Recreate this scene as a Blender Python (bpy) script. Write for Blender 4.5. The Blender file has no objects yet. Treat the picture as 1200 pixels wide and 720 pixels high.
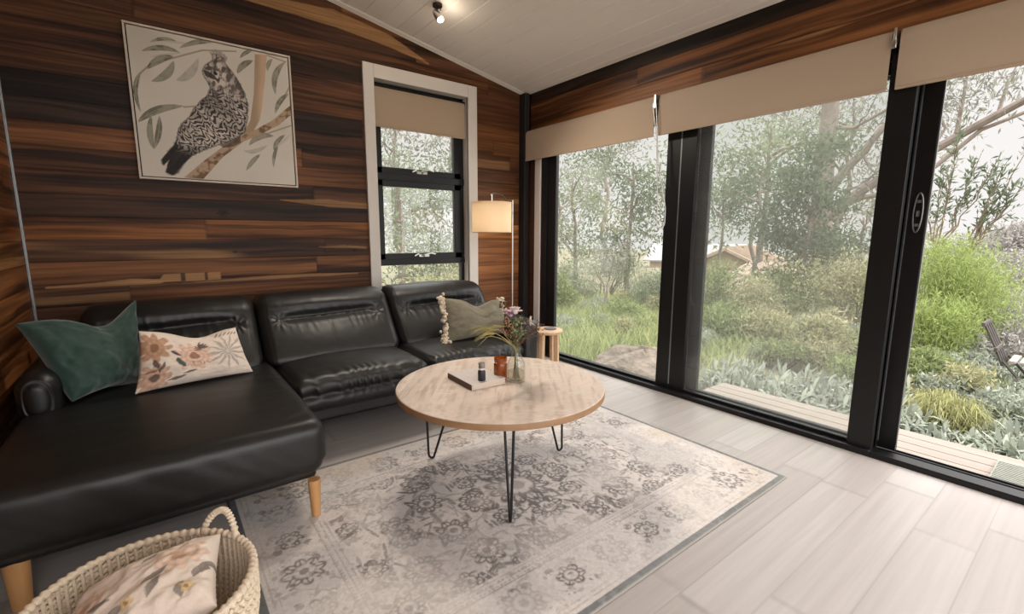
import bpy, bmesh, math, random
import numpy as np
from mathutils import Matrix, Vector

# ------------------------------------------------------------------ camera, sky, exposure
scene = bpy.context.scene
COL = scene.collection
CAM = np.array([-3.0703, -3.8289, 1.2])
CR = np.array([[0.7946936, -0.6070007, 0.0034930], [0.0904608, 0.1241188, 0.9881353], [0.6002324, 0.7849488, -0.1535462]])
FPX = 544.16
cam_d = bpy.data.cameras.new('camera'); cam = bpy.data.objects.new('camera', cam_d); COL.objects.link(cam)
cam_d.sensor_width = 36; cam_d.lens = FPX / 1200 * 36; cam_d.clip_start = 0.02; cam_d.clip_end = 500
mw = Matrix.Identity(4)
for i in range(3):
    mw[i][0] = CR[0][i]; mw[i][1] = CR[1][i]; mw[i][2] = -CR[2][i]; mw[i][3] = CAM[i]
cam.matrix_world = mw
scene.camera = cam
scene.view_settings.view_transform = 'Standard'; scene.view_settings.look = 'None'
scene.view_settings.exposure = 0.08; scene.view_settings.gamma = 1.0; scene.view_settings.use_curve_mapping = False
SKY_HORIZON, SKY_ZENITH, SKY_REAR = 0.90, 5.3, 2.7

def sl(c):   # sRGB 0-255 -> linear
    return tuple(((v / 255) / 12.92 if v / 255 <= .04045 else ((v / 255 + .055) / 1.055) ** 2.4) for v in c)

world = bpy.data.worlds.new('overcast_sky'); scene.world = world; world.use_nodes = True
nt = world.node_tree; nt.nodes.clear()
def wn(t, **k):
    n = nt.nodes.new(t)
    for a, b in k.items(): setattr(n, a, b)
    return n
tc = wn('ShaderNodeTexCoord'); sx = wn('ShaderNodeSeparateXYZ'); nt.links.new(tc.outputs['Generated'], sx.inputs[0])
mr = wn('ShaderNodeMapRange', interpolation_type='SMOOTHSTEP'); nt.links.new(sx.outputs['Z'], mr.inputs['Value'])
mr.inputs['From Min'].default_value = .24; mr.inputs['From Max'].default_value = .78
mr.inputs['To Min'].default_value = SKY_HORIZON; mr.inputs['To Max'].default_value = SKY_ZENITH
ry = wn('ShaderNodeMapRange', interpolation_type='SMOOTHSTEP'); nt.links.new(sx.outputs['Y'], ry.inputs['Value'])
ry.inputs['From Min'].default_value = -.25; ry.inputs['From Max'].default_value = -.95
ry.inputs['To Min'].default_value = 0; ry.inputs['To Max'].default_value = SKY_REAR   # unseen rear sky raised to light the room through its open back
ad = wn('ShaderNodeMath', operation='ADD'); nt.links.new(mr.outputs[0], ad.inputs[0]); nt.links.new(ry.outputs[0], ad.inputs[1])
bgn = wn('ShaderNodeBackground'); bgn.inputs['Color'].default_value = (1.0, .97, .955, 1)
nt.links.new(ad.outputs[0], bgn.inputs['Strength'])
wo = wn('ShaderNodeOutputWorld'); nt.links.new(bgn.outputs[0], wo.inputs[0])

def sun(name, direction, power, angle, color):
    d = bpy.data.lights.new(name, 'SUN'); d.energy = power; d.angle = math.radians(angle); d.color = color
    o = bpy.data.objects.new(name, d); COL.objects.link(o)
    o.rotation_euler = Vector(direction).to_track_quat('-Z', 'Y').to_euler()
sun('hazy_sun', (-.62, .30, -.72), 1.2, 60, (1, .96, .92))

# ------------------------------------------------------------------ helpers
def at(px, py, x=None, y=None, z=None):
    d = CR[0] * ((px - 600) / FPX) + CR[1] * (-(py - 360) / FPX) + CR[2]
    t = (x - CAM[0]) / d[0] if x is not None else (y - CAM[1]) / d[1] if y is not None else (z - CAM[2]) / d[2]
    return CAM + d * t

def vnoise(x, y, seed=0):
    x = np.asarray(x, float); y = np.asarray(y, float)
    xi = np.floor(x).astype(np.int64); yi = np.floor(y).astype(np.int64)
    fx = x - xi; fy = y - yi; fx = fx * fx * (3 - 2 * fx); fy = fy * fy * (3 - 2 * fy)
    def h(a, b):
        n = (a * 374761393 + b * 668265263 + seed * 974711) & 0x7fffffff
        n = ((n ^ (n >> 13)) * 1274126177) & 0x7fffffff
        return ((n ^ (n >> 16)) & 0xffff) / 65535.0
    return (h(xi, yi) * (1 - fx) + h(xi + 1, yi) * fx) * (1 - fy) + (h(xi, yi + 1) * (1 - fx) + h(xi + 1, yi + 1) * fx) * fy
def fbm(x, y, seed=0, o=4):
    s = 0; a = .5; t = 0
    for i in range(o):
        s = s + a * vnoise(x * 2 ** i, y * 2 ** i, seed + i * 17); t += a; a *= .5
    return s / t
def sstep(a, b, x):
    t = np.clip((x - a) / np.where(np.abs(b - a) < 1e-9, 1e-9, b - a), 0, 1); return t * t * (3 - 2 * t)
def mix(a, b, t):
    t = np.asarray(t)[..., None]; return np.asarray(a) * (1 - t) + np.asarray(b) * t

def material(name, color=(.5, .5, .5), rough=.6, metal=0, attr=False, noise=None, bump=None, spec=.5, trans=0, emit=None, sheen=0, coat=0):
    m = bpy.data.materials.new(name); m.use_nodes = True; n = m.node_tree; b = n.nodes['Principled BSDF']
    b.inputs['Roughness'].default_value = rough; b.inputs['Metallic'].default_value = metal
    b.inputs['Specular IOR Level'].default_value = spec; b.inputs['Coat Weight'].default_value = coat
    if sheen: b.inputs['Sheen Weight'].default_value = sheen
    if trans: b.inputs['Transmission Weight'].default_value = trans
    t = n.nodes.new('ShaderNodeTexCoord')
    src = None
    if attr:
        a = n.nodes.new('ShaderNodeAttribute'); a.attribute_name = 'Col'; src = a.outputs['Color']
    else:
        r = n.nodes.new('ShaderNodeRGB'); r.outputs[0].default_value = (*color, 1); src = r.outputs[0]
    if noise:   # (scale xyz, strength, detail)
        sc, st, de = noise
        mp = n.nodes.new('ShaderNodeMapping'); mp.inputs['Scale'].default_value = sc
        n.links.new(t.outputs['Object'], mp.inputs[0])
        nz = n.nodes.new('ShaderNodeTexNoise'); nz.inputs['Scale'].default_value = 1; nz.inputs['Detail'].default_value = de
        n.links.new(mp.outputs[0], nz.inputs[0])
        rm = n.nodes.new('ShaderNodeMapRange'); n.links.new(nz.outputs[0], rm.inputs['Value'])
        rm.inputs['From Min'].default_value = .25; rm.inputs['From Max'].default_value = .75
        rm.inputs['To Min'].default_value = 1 - st; rm.inputs['To Max'].default_value = 1 + st
        mx = n.nodes.new('ShaderNodeVectorMath'); mx.operation = 'SCALE'
        n.links.new(src, mx.inputs[0]); n.links.new(rm.outputs[0], mx.inputs['Scale']); src = mx.outputs[0]
    n.links.new(src, b.inputs['Base Color'])
    if bump:    # (scale, strength, distance)
        sc, st, di = bump
        mp = n.nodes.new('ShaderNodeMapping'); mp.inputs['Scale'].default_value = sc if isinstance(sc, tuple) else (sc,) * 3
        n.links.new(t.outputs['Object'], mp.inputs[0])
        nz = n.nodes.new('ShaderNodeTexNoise'); nz.inputs['Scale'].default_value = 1; nz.inputs['Detail'].default_value = 5
        n.links.new(mp.outputs[0], nz.inputs[0])
        bp = n.nodes.new('ShaderNodeBump'); bp.inputs['Strength'].default_value = st; bp.inputs['Distance'].default_value = di
        n.links.new(nz.outputs[0], bp.inputs['Height']); n.links.new(bp.outputs[0], b.inputs['Normal'])
    if emit:
        b.inputs['Emission Color'].default_value = (*emit[0], 1); b.inputs['Emission Strength'].default_value = emit[1]
    return m

def leaf_material(name, color, transl=.4, var=.35, rough=.6):
    m = bpy.data.materials.new(name); m.use_nodes = True; n = m.node_tree; n.nodes.clear()
    g = n.nodes.new('ShaderNodeNewGeometry'); rgb = n.nodes.new('ShaderNodeRGB'); rgb.outputs[0].default_value = (*color, 1)
    rm = n.nodes.new('ShaderNodeMapRange'); n.links.new(g.outputs['Random Per Island'], rm.inputs['Value'])
    rm.inputs['To Min'].default_value = 1 - var; rm.inputs['To Max'].default_value = 1 + var
    mx = n.nodes.new('ShaderNodeVectorMath'); mx.operation = 'SCALE'
    n.links.new(rgb.outputs[0], mx.inputs[0]); n.links.new(rm.outputs[0], mx.inputs['Scale'])
    d = n.nodes.new('ShaderNodeBsdfDiffuse'); t = n.nodes.new('ShaderNodeBsdfTranslucent'); s = n.nodes.new('ShaderNodeMixShader')
    n.links.new(mx.outputs[0], d.inputs[0]); n.links.new(mx.outputs[0], t.inputs[0]); s.inputs[0].default_value = transl
    n.links.new(d.outputs[0], s.inputs[1]); n.links.new(t.outputs[0], s.inputs[2])
    o = n.nodes.new('ShaderNodeOutputMaterial'); n.links.new(s.outputs[0], o.inputs[0])
    return m

def glass_material(name, haze=.04, tint=(.965, .975, .965), ior=1.55, haze_col=(.8, .8, .78)):
    m = bpy.data.materials.new(name); m.use_nodes = True; n = m.node_tree; n.nodes.clear()
    lw = n.nodes.new('ShaderNodeLayerWeight'); lw.inputs['Blend'].default_value = .5
    pw = n.nodes.new('ShaderNodeMath'); pw.operation = 'POWER'; pw.inputs[1].default_value = 5; n.links.new(lw.outputs['Facing'], pw.inputs[0])
    f0 = ((ior - 1) / (ior + 1)) ** 2
    f = n.nodes.new('ShaderNodeMapRange'); n.links.new(pw.outputs[0], f.inputs['Value']); f.inputs['To Min'].default_value = f0; f.inputs['To Max'].default_value = 1
    tr = n.nodes.new('ShaderNodeBsdfTransparent'); tr.inputs[0].default_value = (*tint, 1)
    gl = n.nodes.new('ShaderNodeBsdfGlossy'); gl.inputs['Roughness'].default_value = .01
    s = n.nodes.new('ShaderNodeMixShader'); n.links.new(f.outputs[0], s.inputs[0]); n.links.new(tr.outputs[0], s.inputs[1]); n.links.new(gl.outputs[0], s.inputs[2])
    d = n.nodes.new('ShaderNodeBsdfDiffuse'); d.inputs[0].default_value = (*haze_col, 1)
    t2 = n.nodes.new('ShaderNodeBsdfTranslucent'); t2.inputs[0].default_value = (*haze_col, 1)
    dm = n.nodes.new('ShaderNodeMixShader'); n.links.new(d.outputs[0], dm.inputs[1]); n.links.new(t2.outputs[0], dm.inputs[2])
    s2 = n.nodes.new('ShaderNodeMixShader'); s2.inputs[0].default_value = haze
    n.links.new(s.outputs[0], s2.inputs[1]); n.links.new(dm.outputs[0], s2.inputs[2])
    o = n.nodes.new('ShaderNodeOutputMaterial'); n.links.new(s2.outputs[0], o.inputs[0])
    return m

def fabric_material(name, color, transl=.3, weave=900):
    m = bpy.data.materials.new(name); m.use_nodes = True; n = m.node_tree; n.nodes.clear()
    t = n.nodes.new('ShaderNodeTexCoord'); nz = n.nodes.new('ShaderNodeTexNoise'); nz.inputs['Scale'].default_value = weave
    n.links.new(t.outputs['Object'], nz.inputs[0])
    rm = n.nodes.new('ShaderNodeMapRange'); n.links.new(nz.outputs[0], rm.inputs['Value']); rm.inputs['To Min'].default_value = .9; rm.inputs['To Max'].default_value = 1.1
    rgb = n.nodes.new('ShaderNodeRGB'); rgb.outputs[0].default_value = (*color, 1)
    mx = n.nodes.new('ShaderNodeVectorMath'); mx.operation = 'SCALE'; n.links.new(rgb.outputs[0], mx.inputs[0]); n.links.new(rm.outputs[0], mx.inputs['Scale'])
    d = n.nodes.new('ShaderNodeBsdfDiffuse'); tt = n.nodes.new('ShaderNodeBsdfTranslucent'); s = n.nodes.new('ShaderNodeMixShader')
    n.links.new(mx.outputs[0], d.inputs[0]); n.links.new(mx.outputs[0], tt.inputs[0]); s.inputs[0].default_value = transl
    n.links.new(d.outputs[0], s.inputs[1]); n.links.new(tt.outputs[0], s.inputs[2])
    o = n.nodes.new('ShaderNodeOutputMaterial'); n.links.new(s.outputs[0], o.inputs[0])
    return m

class MB:
    """collects shapes for ONE mesh object"""
    def __init__(s): s.V = []; s.F = []; s.n = 0
    def add(s, V, F):
        V = np.asarray(V, float).reshape(-1, 3); s.V.append(V)
        s.F += [tuple(int(i) + s.n for i in f) for f in F]; s.n += len(V); return s
    def box(s, x0, x1, y0, y1, z0, z1, M=None):
        V = np.array([(x, y, z) for z in (z0, z1) for y in (y0, y1) for x in (x0, x1)], float)
        if M is not None: V = np.array([M @ Vector(v) for v in V])
        return s.add(V, [(0, 2, 3, 1), (4, 5, 7, 6), (0, 1, 5, 4), (2, 6, 7, 3), (0, 4, 6, 2), (1, 3, 7, 5)])
    def tube(s, pts, r, n=10, closed=False):
        P = np.asarray(pts, float); k = len(P); R = np.full(k, r, float) if np.isscalar(r) else np.asarray(r, float)
        T = np.roll(P, -1, 0) - np.roll(P, 1, 0) if closed else np.gradient(P, axis=0)
        T /= np.linalg.norm(T, axis=1)[:, None] + 1e-12
        a = np.array([0, 0, 1.]) if abs(T[0][2]) < .9 else np.array([1., 0, 0])
        u = np.cross(T[0], a); u /= np.linalg.norm(u); V = []
        for i in range(k):
            u = u - T[i] * (u @ T[i]); u /= np.linalg.norm(u); w = np.cross(T[i], u)
            for j in range(n):
                an = 2 * math.pi * j / n; V.append(P[i] + R[i] * (math.cos(an) * u + math.sin(an) * w))
        F = []
        for i in range(k if closed else k - 1):
            i2 = (i + 1) % k
            for j in range(n): F.append((i * n + j, i * n + (j + 1) % n, i2 * n + (j + 1) % n, i2 * n + j))
        if not closed: F += [tuple(range(n))[::-1], tuple((k - 1) * n + j for j in range(n))]
        return s.add(V, F)
    def lathe(s, prof, c=(0, 0, 0), n=40, fn=None):
        V = []; k = len(prof)
        for r, z in prof:
            for j in range(n):
                a = 2 * math.pi * j / n; V.append((c[0] + r * math.cos(a), c[1] + r * math.sin(a), c[2] + z))
        F = [(i * n + j, i * n + (j + 1) % n, (i + 1) * n + (j + 1) % n, (i + 1) * n + j) for i in range(k - 1) for j in range(n)]
        if prof[0][0] > 1e-5: F.append(tuple(range(n))[::-1])
        if prof[-1][0] > 1e-5: F.append(tuple((k - 1) * n + j for j in range(n)))
        return s.add(V, F)
    def prism(s, poly, axis, a, b):
        k = len(poly); V = []
        for h in (a, b):
            for p, q in poly: V.append({'x': (h, p, q), 'y': (p, h, q), 'z': (p, q, h)}[axis])
        return s.add(V, [tuple(range(k))[::-1], tuple(range(k, 2 * k))] + [(i, (i + 1) % k, k + (i + 1) % k, k + i) for i in range(k)])
    def sphere(s, c, r, n=12, m=8):
        r = (r, r, r) if np.isscalar(r) else r
        V = [(c[0], c[1], c[2] - r[2])]
        for i in range(1, m):
            p = math.pi * i / m - math.pi / 2
            V += [(c[0] + r[0] * math.cos(p) * math.cos(2 * math.pi * j / n), c[1] + r[1] * math.cos(p) * math.sin(2 * math.pi * j / n), c[2] + r[2] * math.sin(p)) for j in range(n)]
        V.append((c[0], c[1], c[2] + r[2])); L = len(V) - 1
        F = [(0, 1 + (j + 1) % n, 1 + j) for j in range(n)] + [(L, L - n + j, L - n + (j + 1) % n) for j in range(n)]
        F += [(1 + i * n + j, 1 + i * n + (j + 1) % n, 1 + (i + 1) * n + (j + 1) % n, 1 + (i + 1) * n + j) for i in range(m - 2) for j in range(n)]
        return s.add(V, F)
    def obj(s, name, mat, parent=None, smooth=True, bevel=0, seg=2, cols=None):
        V = np.concatenate(s.V) if s.V else np.zeros((0, 3))
        return raw(name, V, s.F, mat, parent, smooth, bevel, seg, cols)

def link(name, me, mat, parent):
    o = bpy.data.objects.new(name, me); COL.objects.link(o)
    if mat: me.materials.append(mat)
    if parent:
        o.parent = parent; r = parent
        M = Matrix.Identity(4)
        while r: M = r.matrix_basis if r.parent is None else M; r = r.parent
        if parent.parent is None: o.matrix_parent_inverse = parent.matrix_basis.inverted()
        # a sub-part's parent is a mesh whose own world transform is identity
    return o
def raw(name, V, F, mat, parent=None, smooth=True, bevel=0, seg=2, cols=None):
    me = bpy.data.meshes.new(name)
    if isinstance(F, np.ndarray):
        me.vertices.add(len(V)); me.vertices.foreach_set('co', np.asarray(V, np.float32).ravel())
        k = F.shape[1]; me.loops.add(F.size); me.loops.foreach_set('vertex_index', F.astype(np.int32).ravel())
        me.polygons.add(len(F)); me.polygons.foreach_set('loop_start', np.arange(0, F.size, k, dtype=np.int32))
        me.update(calc_edges=True)
    else:
        me.from_pydata([tuple(v) for v in V], [], F)
    me.validate(); me.update()
    if smooth: me.polygons.foreach_set('use_smooth', np.ones(len(me.polygons), bool))
    if smooth and smooth != 'all':
        me.set_sharp_from_angle(angle=math.radians(40))
    if cols is not None:
        a = me.color_attributes.new('Col', 'FLOAT_COLOR', 'POINT')
        c = np.ones((len(V), 4), np.float32); c[:, :3] = cols; a.data.foreach_set('color', c.ravel())
    o = link(name, me, mat, parent)
    if bevel:
        b = o.modifiers.new('bevel', 'BEVEL'); b.width = bevel; b.segments = seg; b.limit_method = 'ANGLE'; b.harden_normals = False
    return o
def tag(o, label, cat, group=None, kind=None):
    o['label'] = label; o['category'] = cat
    if group: o['group'] = group
    if kind: o['kind'] = kind
    return o
def thing(name, label, cat, loc=(0, 0, 0), group=None):
    o = bpy.data.objects.new(name, None); COL.objects.link(o); o.location = tuple(float(v) for v in loc); o.empty_display_size = .1
    o.matrix_basis = Matrix.Translation(o.location)
    return tag(o, label, cat, group)
def struct(o, label=None, cat=None):
    o['kind'] = 'structure'
    if label: o['label'] = label
    if cat: o['category'] = cat
    return o
def structure(name, label, cat, loc=(0, 0, 0)):
    o = thing(name, label, cat, loc); o['kind'] = 'structure'; return o
def copy_thing(root, loc, rotz=0, scale=1, label=None):
    r = root.copy(); COL.objects.link(r); r.location = tuple(float(v) for v in loc); r.rotation_euler = (0, 0, rotz); r.scale = (scale,) * 3
    if label: r['label'] = label
    for ch in list(root.children):
        c = ch.copy(); COL.objects.link(c); c.parent = r; c.matrix_parent_inverse = ch.matrix_parent_inverse.copy()
        for g in list(ch.children):
            d = g.copy(); COL.objects.link(d); d.parent = c; d.matrix_parent_inverse = g.matrix_parent_inverse.copy()
    return r

def gridF(nu, nv, off=0):
    i, j = np.meshgrid(np.arange(nu - 1), np.arange(nv - 1), indexing='ij'); a = i * nv + j + off
    return np.stack([a, a + nv, a + nv + 1, a + 1], -1).reshape(-1, 4)

def rbox(x0, x1, y0, y1, z0, z1, r, nx=20, ny=20, nz=8, fn=None, puff=0):
    """rounded soft box as a dense welded grid; fn(V, N) bends it"""
    h = np.array([(x1 - x0) / 2, (y1 - y0) / 2, (z1 - z0) / 2]); c = np.array([(x0 + x1) / 2, (y0 + y1) / 2, (z0 + z1) / 2])
    n = (nx, ny, nz); Vs = []; Fs = []; off = 0
    for ax in range(3):
        b, d = [(1, 2), (2, 0), (0, 1)][ax]
        for sgn in (-1, 1):
            u = np.linspace(-1, 1, n[b] + 1); v = np.linspace(-1, 1, n[d] + 1); U, W = np.meshgrid(u, v, indexing='ij')
            P = np.zeros(U.shape + (3,)); P[..., ax] = sgn; P[..., b] = U; P[..., d] = W
            F = gridF(len(u), len(v), off)
            if sgn < 0: F = F[:, ::-1]
            Vs.append(P.reshape(-1, 3)); Fs.append(F); off += U.size
    V = np.concatenate(Vs); F = np.concatenate(Fs)
    key = np.round(V * 1e5).astype(np.int64); _, idx, inv = np.unique(key, axis=0, return_index=True, return_inverse=True)
    V = V[idx]; F = inv.reshape(-1)[F]
    rr = min(r, h.min() * .999); U = V.copy(); P = V * h; inner = np.clip(P, -(h - rr), h - rr); d = P - inner
    L = np.linalg.norm(d, axis=1)[:, None]; N = d / np.maximum(L, 1e-9); P = inner + N * rr
    if puff:
        for ax in range(3):
            b, e = [(1, 2), (2, 0), (0, 1)][ax]
            P[:, ax] += np.sign(U[:, ax]) * (np.abs(U[:, ax]) > .999) * puff * np.cos(U[:, b] * math.pi / 2) ** .7 * np.cos(U[:, e] * math.pi / 2) ** .7
    P = P + c
    if fn is not None: P = fn(P, U, N)
    return P, F

rng = np.random.default_rng(7); random.seed(7)

# ------------------------------------------------------------------ materials
M = {}
M['timber'] = material('timber_boards', attr=True, rough=.5, noise=((2, 2, 70), .38, 7), bump=((4, 4, 120), .10, .003), spec=.22)
M['timber_y'] = material('timber_boards_side', attr=True, rough=.5, noise=((2, 2, 70), .38, 7), bump=((4, 4, 120), .10, .003), spec=.22)
M['floor'] = material('limed_floor_planks', attr=True, rough=.38, noise=((2.5, 60, 1), .05, 6), bump=((3, 90, 1), .05, .002), spec=.4)
M['white_paint'] = material('white_paint', sl((214, 205, 196)), .5, noise=((8, 8, 8), .02, 2))
M['ceiling'] = material('white_ceiling_boards', sl((236, 229, 221)), .6, noise=((3, 3, 3), .02, 2))
M['black_alu'] = material('black_aluminium', (.006, .006, .0065), .4, spec=.35, noise=((40, 40, 40), .1, 2))
M['grey_alu'] = material('grey_aluminium_edge', (.28, .29, .3), .4, metal=.8, noise=((40, 40, 40), .1, 2))
M['black_post'] = material('black_painted_post', (.012, .011, .011), .6, noise=((20, 20, 20), .1, 2))
M['glass'] = glass_material('window_glass', haze=.035)  # diffuse haze stands in for veiling reflections on the panes
M['glass_clean'] = glass_material('clear_bottle_glass', haze=.02, tint=(.95, .96, .95), ior=1.45)
M['blind'] = fabric_material('blind_fabric', sl((208, 188, 166)), .35)
M['blind_window'] = fabric_material('window_blind_fabric', sl((190, 168, 146)), .25)
M['chain'] = material('white_bead_chain', sl((220, 216, 212)), .4, noise=((300, 300, 300), .1, 1))
M['leather'] = material('black_leather', (.0085, .008, .0075), .43, spec=.5, noise=((14, 14, 14), .25, 4), bump=(130, .12, .003))
M['leg_wood'] = material('oak_leg', sl((190, 142, 92)), .5, noise=((30, 30, 4), .12, 4))
M['chrome'] = material('brushed_chrome', (.6, .58, .55), .28, metal=1, noise=((60, 60, 60), .08, 2))
M['black_metal'] = material('black_steel_rod', (.012, .012, .014), .45, metal=.3, noise=((60, 60, 60), .1, 2))

# ------------------------------------------------------------------ timber walls, floor, ceiling
HC, SLOPE, XL, YB = 2.595, .188, -3.666, -6.2
PAL = [sl(c) for c in ((78, 47, 28), (84, 51, 29), (94, 58, 33), (106, 66, 37), (80, 50, 31), (66, 40, 25), (98, 61, 34))]
PALE = np.array(sl((166, 124, 82)))
def boards(S, Z, z0, rowh, seed, lens=(1.1, 2.8), pal=PAL, sap=.735, special=None):
    """board colour per vertex: S runs along the grain, Z across it"""
    rr = np.random.default_rng(seed); row = np.floor((Z - z0) / rowh).astype(int); col = np.zeros(S.shape + (3,)); joint = np.zeros(S.shape)
    for r in range(row.min(), row.max() + 1):
        m = row == r
        cuts = [S.min() - rr.uniform(0, 1.2)]
        while cuts[-1] < S.max(): cuts.append(cuts[-1] + rr.uniform(*lens))
        k = np.clip(np.searchsorted(cuts, S[m]) - 1, 0, len(cuts) - 2)
        pc = np.array([pal[rr.integers(len(pal))] for _ in cuts]) * rr.uniform(.85, 1.15, (len(cuts), 1))
        if special and r in special:
            for s0, s1, c in special[r]:
                for i in range(len(cuts) - 1):
                    if s0 <= (cuts[i] + cuts[i + 1]) / 2 <= s1: pc[i] = c
        ph = rr.uniform(0, 50, len(cuts))[k]; s, z = S[m], Z[m]
        warp = .05 * fbm(s * 1.9 + ph, z * 6 + ph, seed + 3, 3)
        g = fbm(s * 1.1 + ph, (z + warp) * 55 + ph, seed, 4); b = fbm(s * .8 + ph, (z + warp) * 12 + ph, seed + 5, 3)
        f = np.clip(.86 + 1.9 * (g - .5) + 2.3 * (b - .5), .24, 1.5)[:, None]; c = pc[k] * f ** np.array((1.0, 1.12, 1.22))
        sp = fbm(s * .55 + ph * 1.7, (z + warp) * 7 + ph, seed + 9, 3)
        c = mix(c, PALE * (.7 + .5 * g)[:, None], sstep(sap, sap + .10, sp) * .55)
        fz = (z - z0) / rowh - r; e = np.minimum(fz, 1 - fz) * rowh
        dj = np.min(np.abs(s[:, None] - np.array(cuts)[None]), 1)
        j = np.maximum(1 - sstep(.0012, .0035, e), .8 * (1 - sstep(.002, .006, dj)))
        col[m] = c * (1 - .55 * j)[:, None]; joint[m] = j
    return col, joint
def knot(col, S, Z, s, z, r):
    d = np.hypot((S - s) / 1.7, Z - z); return mix(col, np.array((.006, .004, .003)), (1 - sstep(r * .4, r, d + .25 * r * np.sin(9 * np.arctan2(Z - z, S - s)))) * .9)
def streak(col, S, Z, pts, amount=.85, seed=1):
    """pale sapwood between two edges given as (s, z_low, z_high)"""
    p = np.array(pts); lo = np.interp(S, p[:, 0], p[:, 1]); hi = np.interp(S, p[:, 0], p[:, 2])
    lo = lo + .012 * (fbm(S * 5, Z * 0, seed, 3) - .5); hi = hi + .012 * (fbm(S * 5, Z * 0, seed + 1, 3) - .5)
    t = sstep(0, .004, Z - lo) * sstep(0, .004, hi - Z) * (S > p[0, 0]) * (S < p[-1, 0])
    return mix(col, PALE * (.75 + .45 * fbm(S * 2, Z * 60, seed + 3, 3))[..., None], t * amount)

def back_wall():
    xs = np.arange(XL, 0.0001, .0085); zs = np.arange(0, 3.32, .0042)
    S, Z = np.meshgrid(xs, zs, indexing='ij')
    warm = sl((132, 84, 46))
    col, j = boards(S, Z, 1.163 - 9 * .134, .134, 11, special={9: [(-4, -1.95, sl((124, 76, 37))), (-1.95, 0, sl((142, 92, 50)))], 8: [(-4, 0, sl((74, 46, 27)))], 10: [(-4, 0, sl((58, 35, 22)))],
                                                              14: [(-4, -2, sl((50, 33, 24)))], 15: [(-4, -2, sl((52, 34, 24)))], 13: [(-4, -3, sl((72, 46, 29)))]})
    col = streak(col, S, Z, [(-2.75, 2.765, 2.785), (-2.4, 2.765, 2.83), (-1.85, 2.745, 2.87), (-1.4, 2.70, 2.80), (-1.05, 2.645, 2.66)], .75, 3)
    col = streak(col, S, Z, [(-3.6, .872, .886), (-3.2, .876, .914), (-3.06, .876, .905), (-3.04, .885, .934), (-2.93, .884, .936), (-2.925, .884, .936), (-2.72, .884, .937), (-2.715, .885, .89)], .9, 5)
    col = streak(col, S, Z, [(-2.95, .862, .87), (-2.6, .862, .89), (-2.2, .872, .9), (-1.75, .874, .892)], .6, 8)
    col = streak(col, S, Z, [(-2.3, 1.448, 1.452), (-1.95, 1.41, 1.47), (-1.65, 1.405, 1.452)], .6, 12)
    col = streak(col, S, Z, [(-2.05, 1.095, 1.105), (-1.85, 1.085, 1.112), (-1.66, 1.08, 1.1)], .5, 14)
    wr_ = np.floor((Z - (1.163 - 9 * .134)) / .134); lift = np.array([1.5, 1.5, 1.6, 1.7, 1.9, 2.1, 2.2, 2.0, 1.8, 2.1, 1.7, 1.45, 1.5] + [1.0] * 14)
    col = np.where(((S > -.62) & (Z > 0))[..., None], (col * .62 + np.array(sl((92, 58, 33))) * .38) * lift[np.clip(wr_, 0, 26).astype(int)][..., None], col)   # honey coloured board ends right of the window, with lamp and window light painted in
    for k in (-2.935, -2.80): col = mix(col, np.array(sl((60, 38, 26))), (np.abs(S - k) < .009) * (np.abs(Z - .912) < .026) * .9)
    col = knot(col, S, Z, -2.67, 1.345, .028); col = knot(col, S, Z, -1.77, 1.075, .014); col = knot(col, S, Z, -2.62, 1.075, .012)
    Y = j * .003
    V = np.stack([S, Y, Z], -1)
    keep = lambda s, z: ~((s > -1.556) & (s < -.672) & (z > .72) & (z < 2.44)) & (z < HC - SLOPE * s + .03)
    F = gridF(len(xs), len(zs)); cen = V.reshape(-1, 3)[F].mean(1); F = F[keep(cen[:, 0], cen[:, 2])]
    used = np.unique(F); re = np.full(V.size // 3, -1); re[used] = np.arange(len(used))
    Vf = V.reshape(-1, 3)[used]; Cf = col.reshape(-1, 3)[used]; F = re[F]
    # solid core behind the boards, around the window opening
    mb = MB(); zt = 3.32
    for x0, x1, z0, z1 in ((XL - .1, -1.575, -.1, zt), (-.655, .12, -.1, 2.62), (-1.575, -.655, -.1, .70), (-1.575, -.655, 2.46, 2.85)): mb.box(x0, x1, .004, .14, z0, z1)
    cV = np.concatenate(mb.V); n = len(Vf)
    V2 = np.concatenate([Vf, cV]); C2 = np.concatenate([Cf, np.tile(np.array(PAL[1]), (len(cV), 1))])
    F2 = np.concatenate([F, np.array(mb.F) + n])
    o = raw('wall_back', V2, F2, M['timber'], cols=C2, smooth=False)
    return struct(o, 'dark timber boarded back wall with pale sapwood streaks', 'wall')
back_wall()

def left_wall():
    ys = np.arange(-4.6, 0.0001, .011); zs = np.arange(0, 3.30, .005)
    S, Z = np.meshgrid(ys, zs, indexing='ij')
    col, j = boards(S, Z, 1.155 - 9 * .134, .134, 23, pal=[sl(c) for c in ((140, 88, 50), (124, 78, 44), (112, 70, 40), (150, 98, 56))], sap=.78)
    V = np.stack([np.full(S.shape, XL) - j * .003, S, Z], -1).reshape(-1, 3); F = gridF(len(ys), len(zs))
    mb = MB().box(XL - .1, XL - .004, -4.6, 0, -.1, 3.3); cV = np.concatenate(mb.V)
    o = raw('wall_left', np.concatenate([V, cV]), np.concatenate([F, np.array(mb.F) + len(V)]), M['timber_y'],
            cols=np.concatenate([col.reshape(-1, 3), np.tile(np.array(PAL[1]), (8, 1))]), smooth=False)
    struct(o, 'warm brown timber boarded wall on the left', 'wall')
left_wall()

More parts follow.
